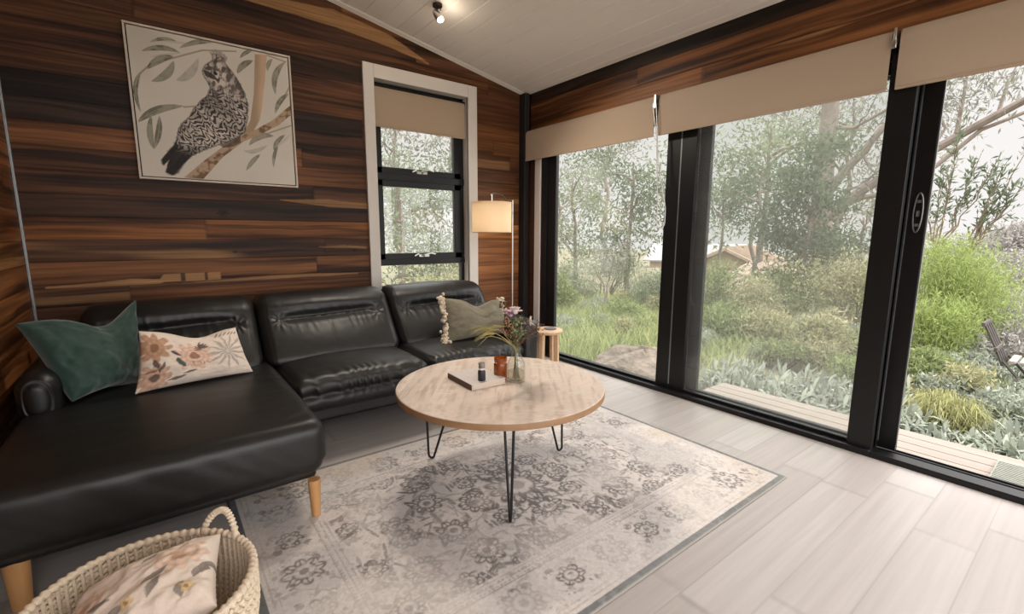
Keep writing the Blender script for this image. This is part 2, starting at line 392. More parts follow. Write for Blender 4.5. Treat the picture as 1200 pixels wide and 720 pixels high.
def right_wall():
    ys = np.arange(-5.4, -.0999, .011); zs = np.arange(2.10, 2.60, .004)
    S, Z = np.meshgrid(ys, zs, indexing='ij')
    col, j = boards(S, Z, 2.205, .132, 37, lens=(1.2, 2.6), special={0: [(-6, 0, sl((112, 70, 38)))], 1: [(-6, 0, sl((100, 62, 34)))], 2: [(-6, 0, sl((48, 32, 23)))]}, sap=.8)
    V = np.stack([j * .003, S, Z], -1).reshape(-1, 3); F = gridF(len(ys), len(zs))[:, ::-1]
    mb = MB().box(.004, .14, -5.4, .0, 2.10, 2.64); mb.box(.002, .14, -.20, 0, -.1, 2.10)
    mb.box(.004, .14, -5.4, -4.62, -.1, 2.1)
    cV = np.concatenate(mb.V)
    o = raw('wall_right', np.concatenate([V, cV]), np.concatenate([F, np.array(mb.F) + len(V)]), M['timber_y'],
            cols=np.concatenate([col.reshape(-1, 3), np.tile(np.array(PAL[5]), (len(cV), 1))]), smooth=False)
    struct(o, 'timber boarded header above the black sliding doors', 'wall')
right_wall()

def floor():
    xs = np.arange(XL - .1, .0101, .02); ys = np.arange(YB, .0101, .0045)
    S, Z = np.meshgrid(xs, ys, indexing='ij')
    rr = np.random.default_rng(5); w = .19; row = np.floor((Z + .02) / w).astype(int); col = np.zeros(S.shape + (3,)); J = np.zeros(S.shape)
    pal = [sl(c) for c in ((170, 163, 159), (166, 158, 154), (173, 167, 163), (168, 161, 156))]
    for r in range(row.min(), row.max() + 1):
        m = row == r; cuts = [XL - rr.uniform(.1, 1.2)]
        while cuts[-1] < .1: cuts.append(cuts[-1] + 1.22)
        k = np.clip(np.searchsorted(cuts, S[m]) - 1, 0, len(cuts) - 2); pc = np.array([pal[rr.integers(4)] for _ in cuts]) * rr.uniform(.95, 1.04, (len(cuts), 1))
        ph = rr.uniform(0, 40, len(cuts))[k]; g = fbm(S[m] * 1.4 + ph, Z[m] * 40 + ph, 3, 4)
        c = pc[k] * (.9 + .2 * g)[:, None]
        f = (Z[m] + .02) / w - r; e = np.minimum(f, 1 - f) * w; dj = np.min(np.abs(S[m][:, None] - np.array(cuts)[None]), 1)
        j = np.maximum(1 - sstep(.0005, .004, e), 1 - sstep(.004, .014, dj)); col[m] = c * (1 - .2 * j)[:, None]; J[m] = j
    V = np.stack([S, Z, np.zeros(S.shape)], -1).reshape(-1, 3); F = gridF(len(xs), len(ys))
    mb = MB().box(XL - .1, .01, YB, .01, -.12, -.004); cV = np.concatenate(mb.V)
    o = raw('floor', np.concatenate([V, cV]), np.concatenate([F, np.array(mb.F) + len(V)]), M['floor'],
            cols=np.concatenate([col.reshape(-1, 3), np.tile(np.array(pal[0]), (8, 1))]), smooth=False)
    struct(o, 'pale limed timber plank floor', 'floor')
floor()

def ceiling():
    mb = MB(); w = .135; x = 0.0; zc = lambda x: HC - SLOPE * x
    pts = []
    while x > XL - .05:      # V-jointed boards running parallel to the glass wall
        x2 = x - w; g = .005
        pts += [(x, zc(x) + .005), (x - g, zc(x - g)), (x2 + g, zc(x2 + g))]; x = x2
    pts.append((x, zc(x) + .005))
    poly = pts + [(pts[-1][0], pts[-1][1] + .1), (.14, HC + .08), (.14, HC + .005)]
    k = len(poly); V = [(p, y, q) for y in (YB, .14) for p, q in poly]
    F = [tuple(range(k)), tuple(range(k, 2 * k))[::-1]] + [(i, (i + 1) % k, k + (i + 1) % k, k + i)[::-1] for i in range(k)]
    o = raw('ceiling', V, F, M['ceiling'], smooth=False)
    struct(o, 'white board lined raked ceiling', 'ceiling')
    # slim white cornices
    a = MB(); d = .028
    V = []
    for x in (0, XL):
        z = zc(x); V += [(x, 0, z), (x, -d, z - .002), (x, -d, z - .012), (x, 0, z - d)]
    a.add(V, [(0, 1, 5, 4), (1, 2, 6, 5), (2, 3, 7, 6), (3, 0, 4, 7), (0, 3, 2, 1), (4, 5, 6, 7)])
    struct(a.obj('trim_1', M['white_paint'], smooth=False), 'white cornice along the top of the back wall', 'trim')
    b = MB().prism([(0, HC), (-d, HC + .004), (-d, HC - .010), (0, HC - d)], 'y', YB + .8, -.0)
    struct(b.obj('trim_2', M['white_paint'], smooth=False), 'white cornice above the timber door header', 'trim')
ceiling()
struct(MB().box(-.062, -.002, -.095, -.002, 0, 2.572).obj('trim_3', M['black_post'], bevel=.004), 'black square post in the room corner', 'post')
mb = MB(); mb.box(XL, XL + .012, -.012, -.001, .02, 3.2); mb.box(XL + .001, XL + .006, -.022, -.001, .02, 3.2)
struct(mb.obj('trim_4', M['grey_alu'], bevel=.001), 'slim grey metal strip in the left wall corner', 'trim')
struct(MB().box(XL, XL + .016, -4.5, -.03, 0, .1).obj('baseboard_left', M['white_paint'], bevel=.003), 'white skirting board at the foot of the left wall', 'baseboard')
struct(MB().box(XL + .02, -.07, -.016, -.001, 0, .1).obj('baseboard_back', M['white_paint'], bevel=.003), 'white skirting board behind the sofa', 'baseboard')
struct(MB().box(-.022, 0, -.285, -.205, 0, 2.2).obj('trim_5', M['white_paint'], bevel=.003), 'white architrave beside the black door frame', 'trim')

# ------------------------------------------------------------------ back window
def window():
    w = structure('window_1', 'tall black awning window with white architrave in the back wall', 'window', (-1.11, 0, .72))
    X0, X1, Z0, Z1 = -1.556, -.672, .72, 2.44
    a = MB(); d = -.022
    for x0, x1, z0, z1 in ((-1.645, X0, Z0 - .1, 2.546), (X1, -.575, Z0 - .1, 2.546), (X0, X1, Z1, 2.546), (X0, X1, Z0 - .1, Z0)): a.box(x0, x1, d, .004, z0, z1)
    ar = a.obj('architrave', M['white_paint'], w, bevel=.003)
    r = MB(); t = .018
    r.box(X0 - t, X0, -.01, .14, Z0, Z1); r.box(X1, X1 + t, -.01, .14, Z0, Z1); r.box(X0 - t, X1 + t, -.01, .14, Z1, Z1 + t); r.box(X0 - t, X1 + t, -.02, .14, Z0 - t, Z0)
    r.obj('reveal', M['white_paint'], w, smooth=False)
    f = MB(); ya, yb = .075, .135; q = .03
    f.box(X0, X0 + q, ya, yb, Z0, Z1); f.box(X1 - q, X1, ya, yb, Z0, Z1); f.box(X0, X1, ya, yb, Z1 - q, Z1); f.box(X0, X1, ya, yb, Z0, Z0 + q)
    f.box(X0, X1, ya - .01, yb, 1.66, 1.72); f.box(X0, X1, ya - .01, yb, .93, .985)
    fr = f.obj('window_frame', M['black_alu'], w, bevel=.003)
    def sash(z0, z1, yy):
        s = MB(); k = .075
        s.box(X0 + q, X0 + q + .05, yy, yy + .045, z0, z1); s.box(X1 - q - k, X1 - q, yy, yy + .045, z0, z1)
        s.box(X0 + q, X1 - q, yy, yy + .045, z0, z0 + .055); s.box(X0 + q, X1 - q, yy, yy + .045, z1 - .055, z1)
        so = s.obj('window_sash', M['black_alu'], w, bevel=.004)
        MB().box(X0 + q + .045, X1 - q - k + .005, yy + .018, yy + .024, z0 + .05, z1 - .05).obj('glass_pane', M['glass'], so, smooth=False)
    sash(1.715, 2.41, .07); sash(.98, 1.665, .07)
    MB().box(X0 + .02, X1 - .02, .10, .106, Z0 + .02, .94).obj('glass_pane', M['glass'], w, smooth=False)
    for zz in (1.745, 1.012):
        l = MB(); xc = -1.11
        l.box(xc - .05, xc + .05, .06, .072, zz - .012, zz + .012); l.tube([(xc, .062, zz), (xc - .01, .035, zz + .005), (xc + .05, .03, zz + .022), (xc + .10, .034, zz + .012)], [.012, .011, .009, .007], 8)
        l.tube([(xc - .06, .05, zz + .012), (xc - .10, .045, zz - .004)], .007, 8)
        l.obj('window_latch', M['chrome'], w)
window()

# ------------------------------------------------------------------ sliding glass doors
def doors():
    d = structure('door_1', 'wide black framed sliding glass doors to the deck', 'door', (.06, -2.4, 0))
    f = MB()
    f.box(-.055, .052, -4.62, -.285, 0, .024); f.box(-.055, .15, -4.62, -.285, -.09, .004)                 # sill and tracks
    f.box(-.055, -.045, -4.62, -.285, .024, .032); f.box(.08, .084, -4.62, -.285, .004, .02); f.box(.142, .15, -4.62, -.285, .004, .012)
    f.box(-.002, .15, -4.62, -.285, 2.08, 2.16)              # head
    f.box(-.006, .15, -.365, -.285, 0, 2.1); f.box(-.002, .15, -4.62, -4.54, 0, 2.1)
    f.box(-.028, .08, -3.115, -3.0, 0, 2.1); f.box(-.058, -.02, -3.115, -3.0, 0, .034)                   # fixed post
    f.obj('door_frame', M['black_alu'], d, bevel=.003)
    def panel(name, ya, yb, xc, sl_=.10, sr=.10, rail=.024):
        p = MB(); t = .019
        p.box(xc - t, xc + t, yb - sl_, yb, .022, 2.085); p.box(xc - t, xc + t, ya, ya + sr, .022, 2.085)
        p.box(xc - t, xc + t, ya + sr, yb - sl_, .022, .022 + rail); p.box(xc - t, xc + t, ya + sr, yb - sl_, 2.02, 2.085)
        po = p.obj(name, M['black_alu'], d, bevel=.003)
        MB().box(xc - .004, xc + .004, ya + sr - .01, yb - sl_ + .01, .022 + rail - .005, 2.03).obj('glass_pane', M['glass'], po, smooth=False)
        return po
    panel('fixed_panel', -1.80, -.36, .03, .12, .115)
    panel('sliding_panel', -3.115, -1.80, .03, .125, .10)
    s = panel('sliding_panel', -3.195, -1.90, .105, .09, .085)
    MB().box(.088, .104, -3.1985, -3.1955, .06, 2.08).obj('brush_seal', M['grey_alu'], s, smooth=False)
    e = MB(); e.box(.080, .0858, -3.118, -3.111, .06, 2.08)
    e.obj('edge_strip', M['grey_alu'], d, smooth=False)
    h = MB(); yc = -3.158
    h.tube([(.083 - .004, yc + .018 * math.cos(a), 1.32 + .10 * math.sin(a)) for a in np.linspace(0, 2 * math.pi, 24, endpoint=False)], .0035, 6, closed=True)
    h.box(.076, .086, yc - .006, yc + .006, 1.30, 1.33); h.box(.078, .086, yc - .008, yc + .008, 1.37, 1.385); h.box(.078, .086, yc - .008, yc + .008, 1.25, 1.265)
    h.obj('door_handle', M['grey_alu'], s)
    e2 = MB(); e2.box(.009, .0115, -1.808, -1.799, .06, 2.08); e2.obj('edge_strip', M['grey_alu'], d, smooth=False)
    panel('fixed_panel', -4.62, -4.0, .105)
doors()

# ------------------------------------------------------------------ roller blinds
def blind(label, y0, y1, ztop=2.216, zbot=1.925, chain_side=None):
    b = thing('roller_blind', label, 'blind', (-.05, (y0 + y1) / 2, zbot), 'roller blinds over the glass doors')
    f = MB(); X = -.052
    prof = [(X, zbot + .012), (X, 2.17), (X + .004, 2.195), (X + .02, 2.214), (X + .045, 2.215), (X + .045, 2.2), (X + .02, 2.2), (X + .008, 2.185), (X + .006, 2.17), (X + .005, zbot + .012)]
    k = len(prof); V = [(p, y, q) for y in (y0, y1) for p, q in prof]
    f.add(V, [(i, (i + 1) % k, k + (i + 1) % k, k + i) for i in range(k)] + [tuple(range(k))[::-1], tuple(range(k, 2 * k))])
    fb = f.obj('blind_fabric', M['blind'], b)
    MB().box(X - .004, X + .01, y0, y1, zbot, zbot + .016).obj('bottom_rail', M['blind'], fb, bevel=.004)
    t = MB(); t.tube([(X + .03, y0, 2.185), (X + .03, y1, 2.185)], .018, 14); t.obj('roller_tube', M['grey_alu'], b)
    if chain_side is not None:
        yc, zlo, dx = chain_side
        br = MB(); br.box(-.075, -.002, yc - .006, yc + .006, 2.15, 2.215); br.box(-.078, -.066, yc - .01, yc + .01, 2.12, 2.16); br.obj('bracket', M['chrome'], b, bevel=.002)
        if zlo is None: return
        c = MB(); a = [(-.072, yc + .012, 2.15), (-.072, yc + .008, (2.15 + zlo) / 2)]
        lo = [(-.072, yc + .035 * math.sin(q) * -1 - .0 + .0 - dx, zlo + .05 * (1 - math.cos(q)) - .05) for q in np.linspace(-1.4, 1.4, 9)]
        c.tube([(-.072, yc + .02, 2.15), (-.072, yc - .03, zlo + .6), (-.072, yc + .034 - dx, zlo + .1)] + lo + [(-.072, yc - .034 - dx, zlo + .1), (-.072, yc - .05, zlo + .45), (-.072, yc - .01, 2.15)], .004, 6)
        c.obj('chain', M['chain'], b)
blind('short tan roller blind over the corner glass pane', -1.60, -.075, chain_side=(-1.618, 1.30, .10))
blind('tan roller blind over the middle glass pane, between two posts', -2.995, -1.635)
blind('tan roller blind at the right, above the clear view to the chair', -4.58, -3.03, chain_side=(-3.012, None, .0))
def window_blind():
    b = thing('roller_blind', 'half lowered beige roller blind inside the white window architrave', 'blind', (-1.11, .03, 2.08))
    f = MB(); x0, x1 = -1.54, -.686
    prof = [(.02, 2.09), (.02, 2.37), (.024, 2.39), (.04, 2.41), (.06, 2.41), (.06, 2.395), (.04, 2.39), (.028, 2.37), (.025, 2.09)]
    k = len(prof); V = [(x, p, q) for x in (x0, x1) for p, q in prof]
    f.add(V, [(i, (i + 1) % k, k + (i + 1) % k, k + i) for i in range(k)] + [tuple(range(k))[::-1], tuple(range(k, 2 * k))])
    fb = f.obj('blind_fabric', M['blind_window'], b)
    MB().box(x0, x1, .014, .03, 2.076, 2.094).obj('bottom_rail', M['blind_window'], fb, bevel=.004)
    t = MB(); t.tube([(x0 - .01, .045, 2.392), (x1 + .01, .045, 2.392)], .02, 14); t.obj('roller_tube', M['black_alu'], b)
    c = MB(); c.tube([(-1.546, .03, 2.38), (-1.546, .03, 1.0), (-1.548, .03, .98), (-1.55, .03, 1.0), (-1.551, .03, 2.38)], .0025, 6); c.obj('chain', M['black_metal'], b)
window_blind()

# ------------------------------------------------------------------ sofa
def wrinkle(x, y, seed):
    n = fbm(x, y, seed, 3); return 1 - np.abs(2 * n - 1)
def sofa():
    s = thing('chaise_sofa', 'black leather corner sofa with a long chaise on the left and oak legs', 'sofa', (-2.3, -.8, 0))
    # frames under the seats
    f = MB(); f.box(-3.6, -2.6, -1.84, -.3, .165, .25); f.box(-2.6, -.98, -1.16, -.3, .135, .27)
    f.obj('base_frame', M['leather'], s, bevel=.02, seg=3)
    def chaise_fn(P, U, N):
        x, y, z = P.T; top = (U[:, 2] > .3)
        P = P.copy()
        P[:, 2] += top * (.012 * np.cos(U[:, 0] * 1.5) * np.cos(U[:, 1] * 1.5))
        e = np.exp(-((U[:, 0] - 1) / .35) ** 2)
        P[:, 2] += top * e * .007 * (wrinkle(x * 3 + y * 2, y * 14 - x * 7, 4) - .5)
        P[:, 2] += top * .003 * (wrinkle(x * 2, y * 6, 9) - .5)
        fr = (U[:, 1] < -.9); P[:, 1] += fr * .006 * (wrinkle(x * 9 + z * 12, z * 3, 6) - .5)
        P[:, 0] -= .012 * (U[:, 2] < -.5) * (U[:, 0] > 0)
        return P
    V, F = rbox(-3.6, -2.565, -1.9, -.55, .205, .43, .05, 60, 90, 14, chaise_fn, puff=.008)
    raw('chaise_cushion', V, F, M['leather'], s, 'all')
    def seat(x0, x1, seed):
        def fn(P, U, N):
            P = P.copy(); x, y, z = P.T
            P[:, 2] += (U[:, 2] > .2) * .022 * np.cos(U[:, 0] * 1.5) * np.cos((U[:, 1]) * 1.4)
            front = sstep(-.55, -1, U[:, 1])
            fold = (2 * np.abs(np.sin(x * 52 + 2.2 * np.sin(x * 13 + seed) + 10 * (z - .35))) ** .7 - 1) * (.4 + .7 * vnoise(x * 9, x * 0, seed))
            P[:, 1] -= front * -.011 * fold * np.exp(-((z - .355) / .05) ** 2)
            P[:, 2] += (U[:, 2] > .5) * np.exp(-((U[:, 1] + .85) / .14) ** 2) * .004 * fold
            P[:, 1] += front * .018 * np.exp(-((z - .335) / .018) ** 2)
            P[:, 2] += (U[:, 2] > .5) * .004 * (wrinkle(x * 5 + seed, y * 9, seed) - .5)
            return P
        V, F = rbox(x0, x1, -1.29, -.5, .235, .425, .06, 90, 44, 22, fn, puff=.008)
        raw('seat_cushion', V, F, M['leather'], s, 'all')
    seat(-2.558, -1.762, 3); seat(-1.755, -.995, 8)
    def back(x0, x1, seed, lean=.30, h=.41):
        def fn(P, U, N):
            P = P.copy(); x, y, z = P.T
            u = U[:, 0]; t = (z - .40) / h                       # 0 bottom, 1 top
            fr = np.clip(-U[:, 1], 0, 1)
            inset = sstep(.90, .55, np.abs(u))
            crease = np.exp(-((t - .66 - .012 * np.sin(u * 3)) / (.05 + .03 * (t > .66))) ** 2) * inset
            pad = np.exp(-((t - .30) / .3) ** 2) * .035 * np.cos(u * 1.45)
            roll = np.exp(-((t - .86) / .14) ** 2) * .022 * np.cos(u * 1.4)
            fold = .55 * np.abs(np.sin(x * 62 + 2.2 * np.sin(x * 11 + seed) + seed + 3 * t)) ** .6 * (.2 + vnoise(x * 9, x * 0 + 3, seed)) + .75 * (wrinkle(x * 17 + 1.5 * t, z * 2.2 + seed, seed) - .5)
            near = np.exp(-((t - .70) / .13) ** 2) + .5 * np.exp(-((t - .55) / .09) ** 2)
            star = np.exp(-(((np.abs(u) - .74) / .10) ** 2 + ((t - .64) / .09) ** 2))
            ang = np.arctan2(t - .64, (np.abs(u) - .74) * 1.2)
            P[:, 1] -= fr * (pad + roll * 1.25 - .036 * crease + -.0115 * fold * near * np.cos(u * 1.3) + .007 * star * np.cos(7 * ang))
            seam = np.exp(-((u + .03) / .010) ** 2) * (t < .62) + np.exp(-((np.abs(u) - .9) / .008) ** 2)
            P[:, 1] += fr * .005 * seam
            P[:, 1] += fr * .003 * (wrinkle(x * 7, z * 10, seed + 2) - .5)
            P[:, 1] += lean * (t - .0) * 1.0                      # lean back
            sag = .012 * np.cos(u * 1.5)
            P[:, 2] += (t > .8) * (sag + .006 * (vnoise(x * 14, x * 0, seed) - .5))
            return P
        V, F = rbox(x0, x1, -.86, -.64, .40, .40 + h, .07, 110, 10, 70, fn)
        raw('back_cushion', V, F, M['leather'], s, 'all')
    back(-3.42, -2.608, 5); back(-2.60, -1.742, 9); back(-1.735, -.90, 14)
    b = MB(); b.box(-3.6, -.9, -.34, -.26, .15, .66)
    b.obj('back_frame', M['leather'], s, bevel=.03, seg=3)
    # left bolster arm
    def armfn(P, U, N):
        P = P.copy(); x, y, z = P.T
        P[:, 1] += .010 * np.exp(-((np.hypot(U[:, 0], U[:, 2]) - .72) / .1) ** 2) * (U[:, 1] < -.9)
        return P
    V, F = rbox(-3.60, -3.455, -1.10, -.34, .38, .605, .07, 24, 40, 24, armfn, puff=.006)
    raw('left_arm', V, F, M['leather'], s, 'all')
    def armr(P, U, N):
        P = P.copy(); P[:, 2] -= (U[:, 2] > .5) * .05 * sstep(.2, -1, U[:, 1]); P[:, 0] += .03 * (P[:, 2] - .3)
        P[:, 2] += .003 * (wrinkle(P[:, 0] * 10, P[:, 1] * 9, 31) - .5) * (U[:, 2] > .5)
        return P
    V, F = rbox(-1.0, -.855, -1.27, -.3, .14, .625, .05, 16, 40, 30, armr, puff=.006)
    raw('right_arm', V, F, M['leather'], s, 'all')
    def leg(x, y, h, r0, r1, z=0.0):
        m = MB(); m.lathe([(r1, z), (r1 + .001, z + .004), (r0, h - .01), (r0, h)], (x, y, 0), 20); m.obj('leg', M['leg_wood'], s)
    leg(-2.622, -1.865, .175, .025, .017, .0095); leg(-3.515, -1.80, .175, .034, .025)
    leg(-1.05, -1.08, .14, .024, .017); leg(-3.5, -.36, .16, .025, .017); leg(-1.05, -.36, .14, .024, .017)
sofa()

# ------------------------------------------------------------------ cushions
def pillow(TL, TR, BR, BL, thick, chop=0, chop_w=.45, chop_u=0, n=70, bow=.10, seed=1, wr=.004, power=.42):
    TL, TR, BR, BL = (np.array(p, float) for p in (TL, TR, BR, BL))
    u = np.linspace(-1, 1, n); U, W = np.meshgrid(u, u, indexing='ij')
    # concentrate samples near the edges
    U = np.sin(U * math.pi / 2); W = np.sin(W * math.pi / 2)
    X = U * (1 - bow * (1 - W ** 2)); Y = W * (1 - bow * (1 - U ** 2))
    Y = Y - chop * np.exp(-((U - chop_u) / chop_w) ** 2) * ((W + 1) / 2) ** 1.5
    a, b = (X + 1) / 2, (Y + 1) / 2
    P = (BL * (1 - a)[..., None] + BR * a[..., None]) * (1 - b)[..., None] + (TL * (1 - a)[..., None] + TR * a[..., None]) * b[..., None]
    nrm = np.cross(TR - TL + BR - BL, TL - BL + TR - BR); nrm /= np.linalg.norm(nrm)
    T = thick / 2 * (np.clip(1 - U ** 2, 0, 1) * np.clip(1 - W ** 2, 0, 1)) ** power
    T = T * (1 - .45 * (chop > 0) * np.exp(-((U - chop_u) / (chop_w * .8)) ** 2) * ((W + 1) / 2) ** 1.5)
    wn_ = wr * (fbm(U * 3 + seed, W * 3, seed, 3) - .5) * 4 + wr * (wrinkle(U * 2.2 + W + seed, W * 2.5 - U, seed + 4) - .5) * 2 * (np.maximum(np.abs(U), np.abs(W)) ** 2)
    edge = np.clip(T / (thick * .2), 0, 1)
    A = P + nrm * (T + wn_ * edge)[..., None]; B = P - nrm * T[..., None]
    V = np.concatenate([A.reshape(-1, 3), B.reshape(-1, 3)]); F = gridF(n, n); F = np.concatenate([F, (F + n * n)[:, ::-1]])
    key = np.round(V * 2e4).astype(np.int64); _, idx, inv = np.unique(key, axis=0, return_index=True, return_inverse=True); inv = inv.reshape(-1)
    F = inv[F]; F = F[[len(set(f)) == 4 for f in F]]
    uv = np.concatenate([np.stack([U, W], -1).reshape(-1, 2)] * 2)[idx]
    return V[idx], F, uv, P

M['velvet'] = material('green_velvet', sl((32, 62, 53)), .75, sheen=.35, noise=((9, 9, 9), .3, 3), bump=(500, .1, .001))
V, F, uv, _ = pillow((-3.59, -.90, .805), (-3.174, -.66, .881), (-3.20, -.80, .452), (-3.425, -1.06, .455), .20, chop=.50, chop_w=.62, chop_u=.30, bow=.06, seed=3, wr=.010)
tag(raw('throw_cushion', V, F, M['velvet'], smooth='all'), 'dark green velvet throw cushion propped against the left arm of the sofa', 'cushion', 'throw cushions')

M['floral'] = material('floral_linen', attr=True, rough=.85, noise=((300, 300, 300), .06, 2), bump=(700, .1, .001))
def floral_cols(uv, seed, aspect=1.6, small=False):
    x = uv[:, 0] * aspect; y = uv[:, 1]; x, y = x + .16 * (fbm(x * 4, y * 4, seed + 50, 4) - .5), y + .16 * (fbm(x * 4 + 9, y * 4, seed + 60, 4) - .5); base = np.array(sl((222, 206, 192)))
    c = np.tile(base, (len(uv), 1)) * (.92 + .16 * fbm(x * 3, y * 3, seed, 3))[:, None]
    r = np.random.default_rng(seed)
    def flower(cx, cy, R, n, colr, inner, ph=0):
        nonlocal c
        d = np.hypot(x - cx, y - cy); a = np.arctan2(y - cy, x - cx) + ph
        pet = .62 + .38 * np.abs(np.cos(a * n / 2)); m = sstep(R * pet, R * pet - .05, d)
        shade = .75 + .35 * np.abs(np.cos(a * n / 2)) ** .5 + .15 * np.sin(d * 40)
        c = mix(c, np.array(colr) * shade[:, None], m * .8); c = mix(c, np.array(inner), sstep(R * .28, R * .2, d) * .8)
    def leaf(cx, cy, L, w, an, colr, amt=.85):
        nonlocal c
        dx, dy = x - cx, y - cy; p = dx * math.cos(an) + dy * math.sin(an); q = -dx * math.sin(an) + dy * math.cos(an)
        t = p / L; m = (t > 0) & (t < 1); ww = w * np.sin(np.clip(t, 0, 1) * math.pi) ** .8
        c = mix(c, np.array(colr) * (.85 + .3 * (q > 0))[:, None], m * sstep(ww, ww - .02, np.abs(q)) * amt)
    pk, dk, gr, br, gl = sl((205, 165, 142)), sl((66, 52, 46)), sl((52, 72, 64)), sl((128, 88, 62)), sl((158, 148, 138))
    if not small:
        flower(-.15, .05, .66, 11, pk, br); flower(-1.3, .4, .55, 9, sl((172, 122, 82)), br); flower(-1.25, -.6, .52, 9, sl((186, 142, 116)), dk)
        for k in range(13): leaf(.95, .05, .78, .06, k * 2 * math.pi / 13 + .2, gl, .75)
        for an in (.1, .5, .9, 1.3): leaf(.05, .42, .36, .05, an, dk, .85)
        for an in (2.4, 2.8, 3.3): leaf(.15, .35, .35, .045, an, br, .85)
        leaf(-.72, .02, .42, .10, -.9, gr, .95); leaf(-.85, .25, .34, .06, -.5, dk, .95); leaf(-1.0, -.1, .4, .06, -2.0, dk); leaf(-.6, -.62, .5, .06, .2, dk); leaf(-.9, -.75, .5, .06, .1, dk); leaf(-1.3, .05, .4, .08, -1.2, dk); leaf(-1.1, -.3, .5, .05, 3.5, br)
        for k in range(6): leaf(.85 + .14 * k, .92 - .02 * k, .25, .045, -2.4, sl((120, 104, 94)), .8)
        for k in range(4): leaf(-.2 + .12 * k, -.15, .25, .03, -1.5 + .2 * k, br, .7)
    else:
        flower(.75, .3, .5, 9, sl((214, 182, 160)), sl((188, 146, 120))); flower(-.9, .1, .45, 8, sl((214, 188, 168)), sl((190, 150, 120)))
        for cx, cy, L, w, an in ((.1, -.1, .5, .09, .4), (.3, -.5, .45, .1, 1.3), (1.0, -.35, .45, .10, .9), (-.35, -.2, .5, .09, 2.8), (-.6, -.55, .5, .1, .2), (.75, -.75, .4, .09, 1.2), (1.25, -.1, .3, .08, 1.0), (-1.3, -.4, .4, .1, .3), (0, .5, .4, .07, .5)):
            leaf(cx, cy, L, w, an, sl((116, 106, 98)), .85)
        for cx, cy in ((-.05, -.45), (.95, -.55), (-1.0, -.5)): flower(cx, cy, .16, 5, sl((206, 176, 120)), br)
    return c
V, F, uv, _ = pillow((-3.166, -1.04, .742), (-2.755, -.90, .69), (-2.70, -.99, .448), (-3.205, -1.10, .456), .14, chop=.30, chop_w=.5, chop_u=.1, bow=.05, n=150, seed=8, wr=.005)
tag(raw('throw_cushion', V, F, M['floral'], smooth='all', cols=floral_cols(uv, 2)), 'cream floral lumbar cushion leaning beside the green cushion on the chaise', 'cushion', 'throw cushions')

M['olive'] = material('olive_linen', sl((106, 99, 82)), .85, sheen=.1, noise=((60, 60, 60), .1, 3), bump=(600, .12, .001))
M['tassel'] = material('cream_tassel_yarn', sl((206, 190, 168)), .9, noise=((200, 200, 200), .15, 2), bump=(400, .3, .002))
t = thing('throw_cushion', 'olive linen lumbar cushion with cream tassels, behind the vase of flowers', 'cushion', (-1.2, -.95, .44), 'throw cushions')
TL, TR, BR, BL = (-1.466, -.91, .75), (-.962, -.90, .70), (-.925, -1.0, .448), (-1.497, -1.02, .452)
V, F, uv, P = pillow(TL, TR, BR, BL, .17, chop=.36, chop_w=.42, chop_u=.1, bow=.05, seed=15, wr=.006)
raw('cover', V, F, M['olive'], t, 'all')
def tassels(side):
    m = MB(); rr = np.random.default_rng(3 if side == 0 else 4)
    pr = P[0 if side == 0 else -1]
    for k in np.linspace(4, 65, 13):
        c = pr[int(k)]; sx = -1 if side == 0 else 1
        for q in range(7):
            d = rr.normal(0, .011, 3)
            m.sphere(c + np.array([sx * .014, -.004, 0]) + d, rr.uniform(.009, .015), 7, 5)
        for q in range(6):
            a = c + rr.normal(0, .006, 3); e = a + np.array([sx * rr.uniform(.015, .035), rr.uniform(-.02, .005), rr.uniform(-.025, .004)])
            m.tube([a, (a + e) / 2 + rr.normal(0, .003, 3), e], [.004, .0045, .002], 5)
    return m.obj('tassel_trim', M['tassel'], t)
tassels(0); tassels(1)

